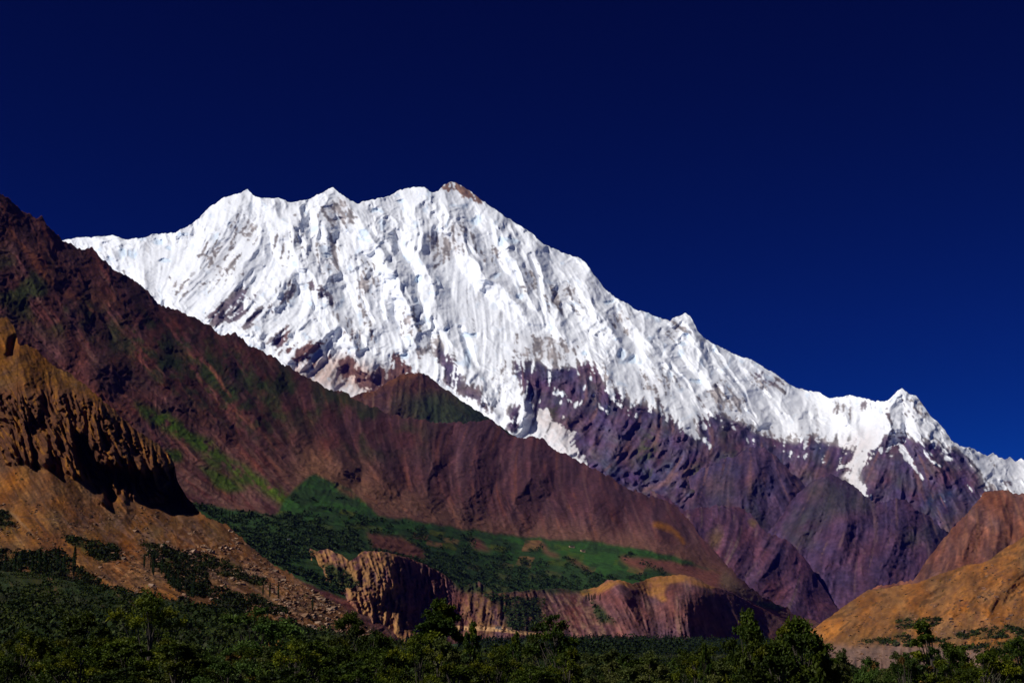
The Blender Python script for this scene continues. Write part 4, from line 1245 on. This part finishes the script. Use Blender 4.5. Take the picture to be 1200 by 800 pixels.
p, _, _ = scatter('near_slope', 900, (-20, 430, 420, 740), 57, lambda x, y: (y > crest_of('near_slope')(x) + 6) & (fbm(x.astype(f32), y.astype(f32), 30, 3, 9) > -.05) & ~in_poly(x, y, FINS))
clump_mass('slope_tufts', p, 2.2, .8, 18, SC_COL, 58, 'scattered dark tufts and small bushes on the near brown slope', leaf=.25)
p, _, _ = scatter('orange_hill', 700, (945, 1220, 640, 770), 59, lambda x, y: (y > crest_of('orange_hill')(x) + 5) & (fbm(x.astype(f32), y.astype(f32), 26, 3, 9) > .02))
clump_mass('hill_tufts', p, 3.6, .8, 12, SC_COL, 60, 'sparse dark tufts on the orange hill', leaf=.35)
p, _, _ = scatter('orange_hill', 5000, (990, 1215, 720, 772), 53, lambda x, y: (in_poly(x, y, [(1035, 733), (1070, 722), (1100, 724), (1112, 732), (1060, 738)]) | in_poly(x, y, [(1100, 750), (1150, 736), (1215, 732), (1230, 748), (1150, 748)])
                  | in_poly(x, y, [(1000, 752), (1060, 744), (1110, 752), (1060, 758)]) | in_poly(x, y, [(1120, 758), (1200, 750), (1215, 768), (1150, 770)])) & (fbm(x.astype(f32), (2 * y).astype(f32), 14, 3, 4) > -.02))
clump_mass('hill_foot_bushes', p, 7.0, .9, 14, SC_COL, 54, 'dark green bushes along the foot of the orange hill', leaf=.34)


def boulders(name, surf, n, box, seed, test, size, cols, label):
    pts, _, _ = scatter(surf, n, box, seed, test)
    rs = np.random.RandomState(seed + 1)
    n = len(pts)
    sz = size * (.35 + .6 * rs.rand(n) + 1.6 * rs.rand(n) ** 6)
    u = np.array([(1, 0, 0), (0, 1, 0), (-1, 0, 0), (0, -1, 0), (.6, .5, .8), (-.5, .6, .7), (-.6, -.5, .8), (.5, -.6, .6)], float)
    q = u[None] * (.7 + .6 * rs.rand(n, 8, 3))
    an = rs.rand(n) * 6.28
    c_, s_ = np.cos(an)[:, None], np.sin(an)[:, None]
    q = np.stack([q[..., 0] * c_ - q[..., 1] * s_, q[..., 0] * s_ + q[..., 1] * c_, q[..., 2] - .25], -1) * sz[:, None, None] * np.array([.6, .6, .5])
    v = pts[:, None] + q
    f = np.array([(0, 1, 5, 4), (1, 2, 6, 5), (2, 3, 7, 6), (3, 0, 4, 7), (4, 5, 6, 7)])
    f = (f[None] + 8 * np.arange(n)[:, None, None]).reshape(-1, 4)
    cc = np.array(cols)[rs.randint(0, len(cols), n)][:, None] * (.7 + .6 * rs.rand(n, 1, 1)) * np.ones((n, 8, 1))
    link(name, new_mesh(name, v, f, cc.astype(f32), False, M_near), kind='stuff', label=label)


boulders('rocks', 'near_slope', 5200, (120, 440, 620, 748), 71, lambda x, y: (y > crest_of('near_slope')(x) + 1) & (fbm(x.astype(f32), y.astype(f32), 22, 3, 15) + .0025 * (x - 260) > .0),
         2.6, [(.16, .085, .05), (.24, .14, .085), (.10, .05, .035), (.30, .20, .14)], 'broken brown rocks lying on the nose of the near slope')
boulders('stones', 'near_slope', 2600, (-20, 220, 590, 680), 73, lambda x, y: (fbm(x.astype(f32), y.astype(f32), 22, 3, 16) > .05), 1.5, [(.14, .08, .045), (.2, .115, .07), (.09, .05, .035)], 'loose stones on the left part of the near slope')
boulders('hill_stones', 'orange_hill', 1800, (945, 1220, 650, 775), 75, lambda x, y: (y > crest_of('orange_hill')(x) + 3) & (fbm(x.astype(f32), y.astype(f32), 22, 3, 17) > .0), 4.0, [(.16, .085, .05), (.22, .12, .075), (.10, .06, .045)], 'stones scattered over the orange hill')


# ---- poplars: narrow upright trees one can tell apart
def make_poplar(seed, h=16.0, r=1.3, n=1500):
    rs = np.random.RandomState(seed)
    t = rs.rand(n)
    env = np.clip(np.sin(np.pi * np.clip(t * .9 + .06, 0, 1)) ** .7, .05, 1) * (1 - .35 * t)
    an = rs.rand(n) * 2 * np.pi
    rr = r * env * np.sqrt(rs.rand(n)) * (1 + .25 * np.sin(3 * an + 9 * t))
    c = np.stack([rr * np.cos(an), rr * np.sin(an), h * (.08 + .92 * t)], -1)
    col = np.array((0.028, 0.052, 0.016)) * (.6 + .8 * rs.rand(n, 1)) * np.ones((n, 3))
    q, idx, cc = leaves(c, .6, col.astype(f32), rs, .5, .1)
    verts, faces = [], []
    tube(verts, faces, [(0, 0, z) for z in np.linspace(-1.5, h * .9, 5)], [.28, .22, .16, .1, .03])
    return new_mesh('trunk', np.array(verts), np.array(faces), None, True, M_bark), new_mesh('crown', q, idx, cc, False, M_scrub)


pops = [make_poplar(61), make_poplar(62, 16, 1.0), make_poplar(63, 15, 1.6)]


def poplar(surf, px, py_base, hpx, label, group, k):
    b = on_surface(surf, np.array([px]), np.array([py_base]))[0]
    r = bpy.data.objects.new('poplar_tree', None)
    C.objects.link(r)
    r.location = b
    s = hpx * b[1] / F / 16.0
    r.scale = (s, s, s)
    r.rotation_euler = (0, 0, k * 2.1)
    r['label'], r['category'], r['group'] = label, 'tree', group
    tm, cm = pops[k % 3]
    link('trunk', tm, r)
    link('crown', cm, r)


for k, (x, y, h, lb) in enumerate([
    (86, 676, 36, 'tall dark poplar standing alone, rightmost of the poplars on the left slope'), (67, 674, 34, 'dark poplar left of the lone tall one'), (52, 672, 28, 'poplar behind the scrub, third from the right of its row'),
    (45, 674, 32, 'tall poplar in the middle of the left row'), (37, 674, 24, 'short poplar left of the tall middle one'), (24, 672, 30, 'slim poplar with bare rock behind it'),
    (16, 674, 22, 'small poplar near the left edge'), (5, 676, 28, 'poplar at the very left edge of the slope'), (59, 678, 22, 'small poplar between two taller ones'), (74, 676, 26, 'medium poplar just left of the lone tall one')]):
    poplar('near_slope', x, y, h, lb, 'poplars on the left slope', k)
rs_ = np.random.RandomState(9)
for k in range(16):
    x = 168 + 62 * rs_.rand()
    y = 660 + (x - 168) * .55 + 12 * rs_.rand()
    poplar('near_slope', x, y, 14 + 8 * rs_.rand(), 'small dark poplar in the clump on the middle of the near slope', 'poplars in the hillside clump', k)
for k, (x, y, h, lb) in enumerate([(316, 700, 18, 'short poplar on the pale broken rocks'), (326, 702, 20, 'poplar beside the short one on the pale broken rocks'), (366, 716, 17, 'lone poplar on the rocks above the dark tip of the slope'), (308, 698, 13, 'smallest poplar on the pale broken rocks')]):
    poplar('near_slope', x, y, h, lb, 'poplars on the rocky nose', k)
for k in range(14):
    x = 245 + 30 * rs_.rand()
    poplar('long_mountain', x, 603 + (x - 245) * .1, 7 + 4 * rs_.rand(), 'tiny dark poplar in the row at the left end of the terraces', 'poplar row at the left end of the terraces', k)
for k in range(14):
    x = 684 + 22 * rs_.rand()
    poplar('river_cliffs', x, 702 + 3 * rs_.rand(), 6 + 3 * rs_.rand(), 'tiny poplar in the row under the left golden hilltop', 'poplar row under the golden hilltop', k)


# ------------------------------------------------------------------ small buildings
def plain(name, c, rough=.8):
    m = bpy.data.materials.new(name)
    m.use_nodes = True
    b = m.node_tree.nodes['Principled BSDF']
    n = m.node_tree.nodes.new('ShaderNodeTexNoise')
    n.inputs['Scale'].default_value = 1.3
    r = m.node_tree.nodes.new('ShaderNodeValToRGB')
    r.color_ramp.elements[0].color = tuple(x * .8 for x in c) + (1,)
    r.color_ramp.elements[1].color = tuple(min(1, x * 1.1) for x in c) + (1,)
    m.node_tree.links.new(n.outputs[0], r.inputs[0])
    m.node_tree.links.new(r.outputs[0], b.inputs['Base Color'])
    b.inputs['Roughness'].default_value = rough
    return m


M_white, M_mud, M_dark, M_stone = plain('whitewash', (.8, .8, .8)), plain('mud_wall', (.45, .3, .2)), plain('opening', (.03, .03, .035)), plain('stone_wall', (.3, .26, .24))


def boxes(name, bs, mat, parent):
    v, f = [], []
    for (x0, x1, y0, y1, z0, z1) in bs:
        b = len(v)
        v += [(x0, y0, z0), (x1, y0, z0), (x1, y1, z0), (x0, y1, z0), (x0, y0, z1), (x1, y0, z1), (x1, y1, z1), (x0, y1, z1)]
        f += [(b, b + 3, b + 2, b + 1), (b + 4, b + 5, b + 6, b + 7), (b, b + 1, b + 5, b + 4), (b + 1, b + 2, b + 6, b + 5), (b + 2, b + 3, b + 7, b + 6), (b + 3, b, b + 4, b + 7)]
    return link(name, new_mesh(name, np.array(v, float), np.array(f), None, False, mat), parent)


def house(surf, px, py, w, h, dp, wall, label, rz=.25):
    r = bpy.data.objects.new('small_house', None)
    C.objects.link(r)
    r.location = on_surface(surf, np.array([px]), np.array([py]))[0] + np.array([0, -2.0, -1.0])
    r.rotation_euler = (0, 0, rz)
    r['label'], r['category'] = label, 'house'
    boxes('wall', [(-w / 2, w / 2, -dp / 2, dp / 2, -3, h)], wall, r)
    boxes('roof', [(-w / 2 - .5, w / 2 + .5, -dp / 2 - .5, dp / 2 + .5, h + .01, h + .5)], wall, r)
    boxes('window', [(-w * .32, -w * .14, -dp / 2 - .06, -dp / 2 + .1, h * .4, h * .75)], M_dark, r)
    boxes('window', [(w * .14, w * .32, -dp / 2 - .06, -dp / 2 + .1, h * .4, h * .75)], M_dark, r)
    boxes('door', [(-w * .06, w * .08, -dp / 2 - .06, -dp / 2 + .1, .9, h * .75)], M_dark, r)


house('long_mountain', 338.5, 633.5, 5, 4.5, 5, M_white, 'tiny white house above the golden cliff, upper of the two white dots')
house('long_mountain', 340.8, 637.5, 4, 3, 4, M_white, 'tiny white shed just below the white house above the golden cliff')
house('river_cliffs', 584, 736.0, 13, 5, 8, M_stone, 'low grey building on the road under the cliffs', 0)
house('river_cliffs', 597, 737.5, 10, 5, 7, M_mud, 'low mud walled building at the right end of the cliff road', 0)
house('long_mountain', 670, 641, 16, 5, 9, M_mud, 'mud walled farmhouse at the top of the bright green fields')
house('long_mountain', 683, 646, 13, 6, 9, M_mud, 'smaller mud walled farmhouse lower right of the one above the fields')
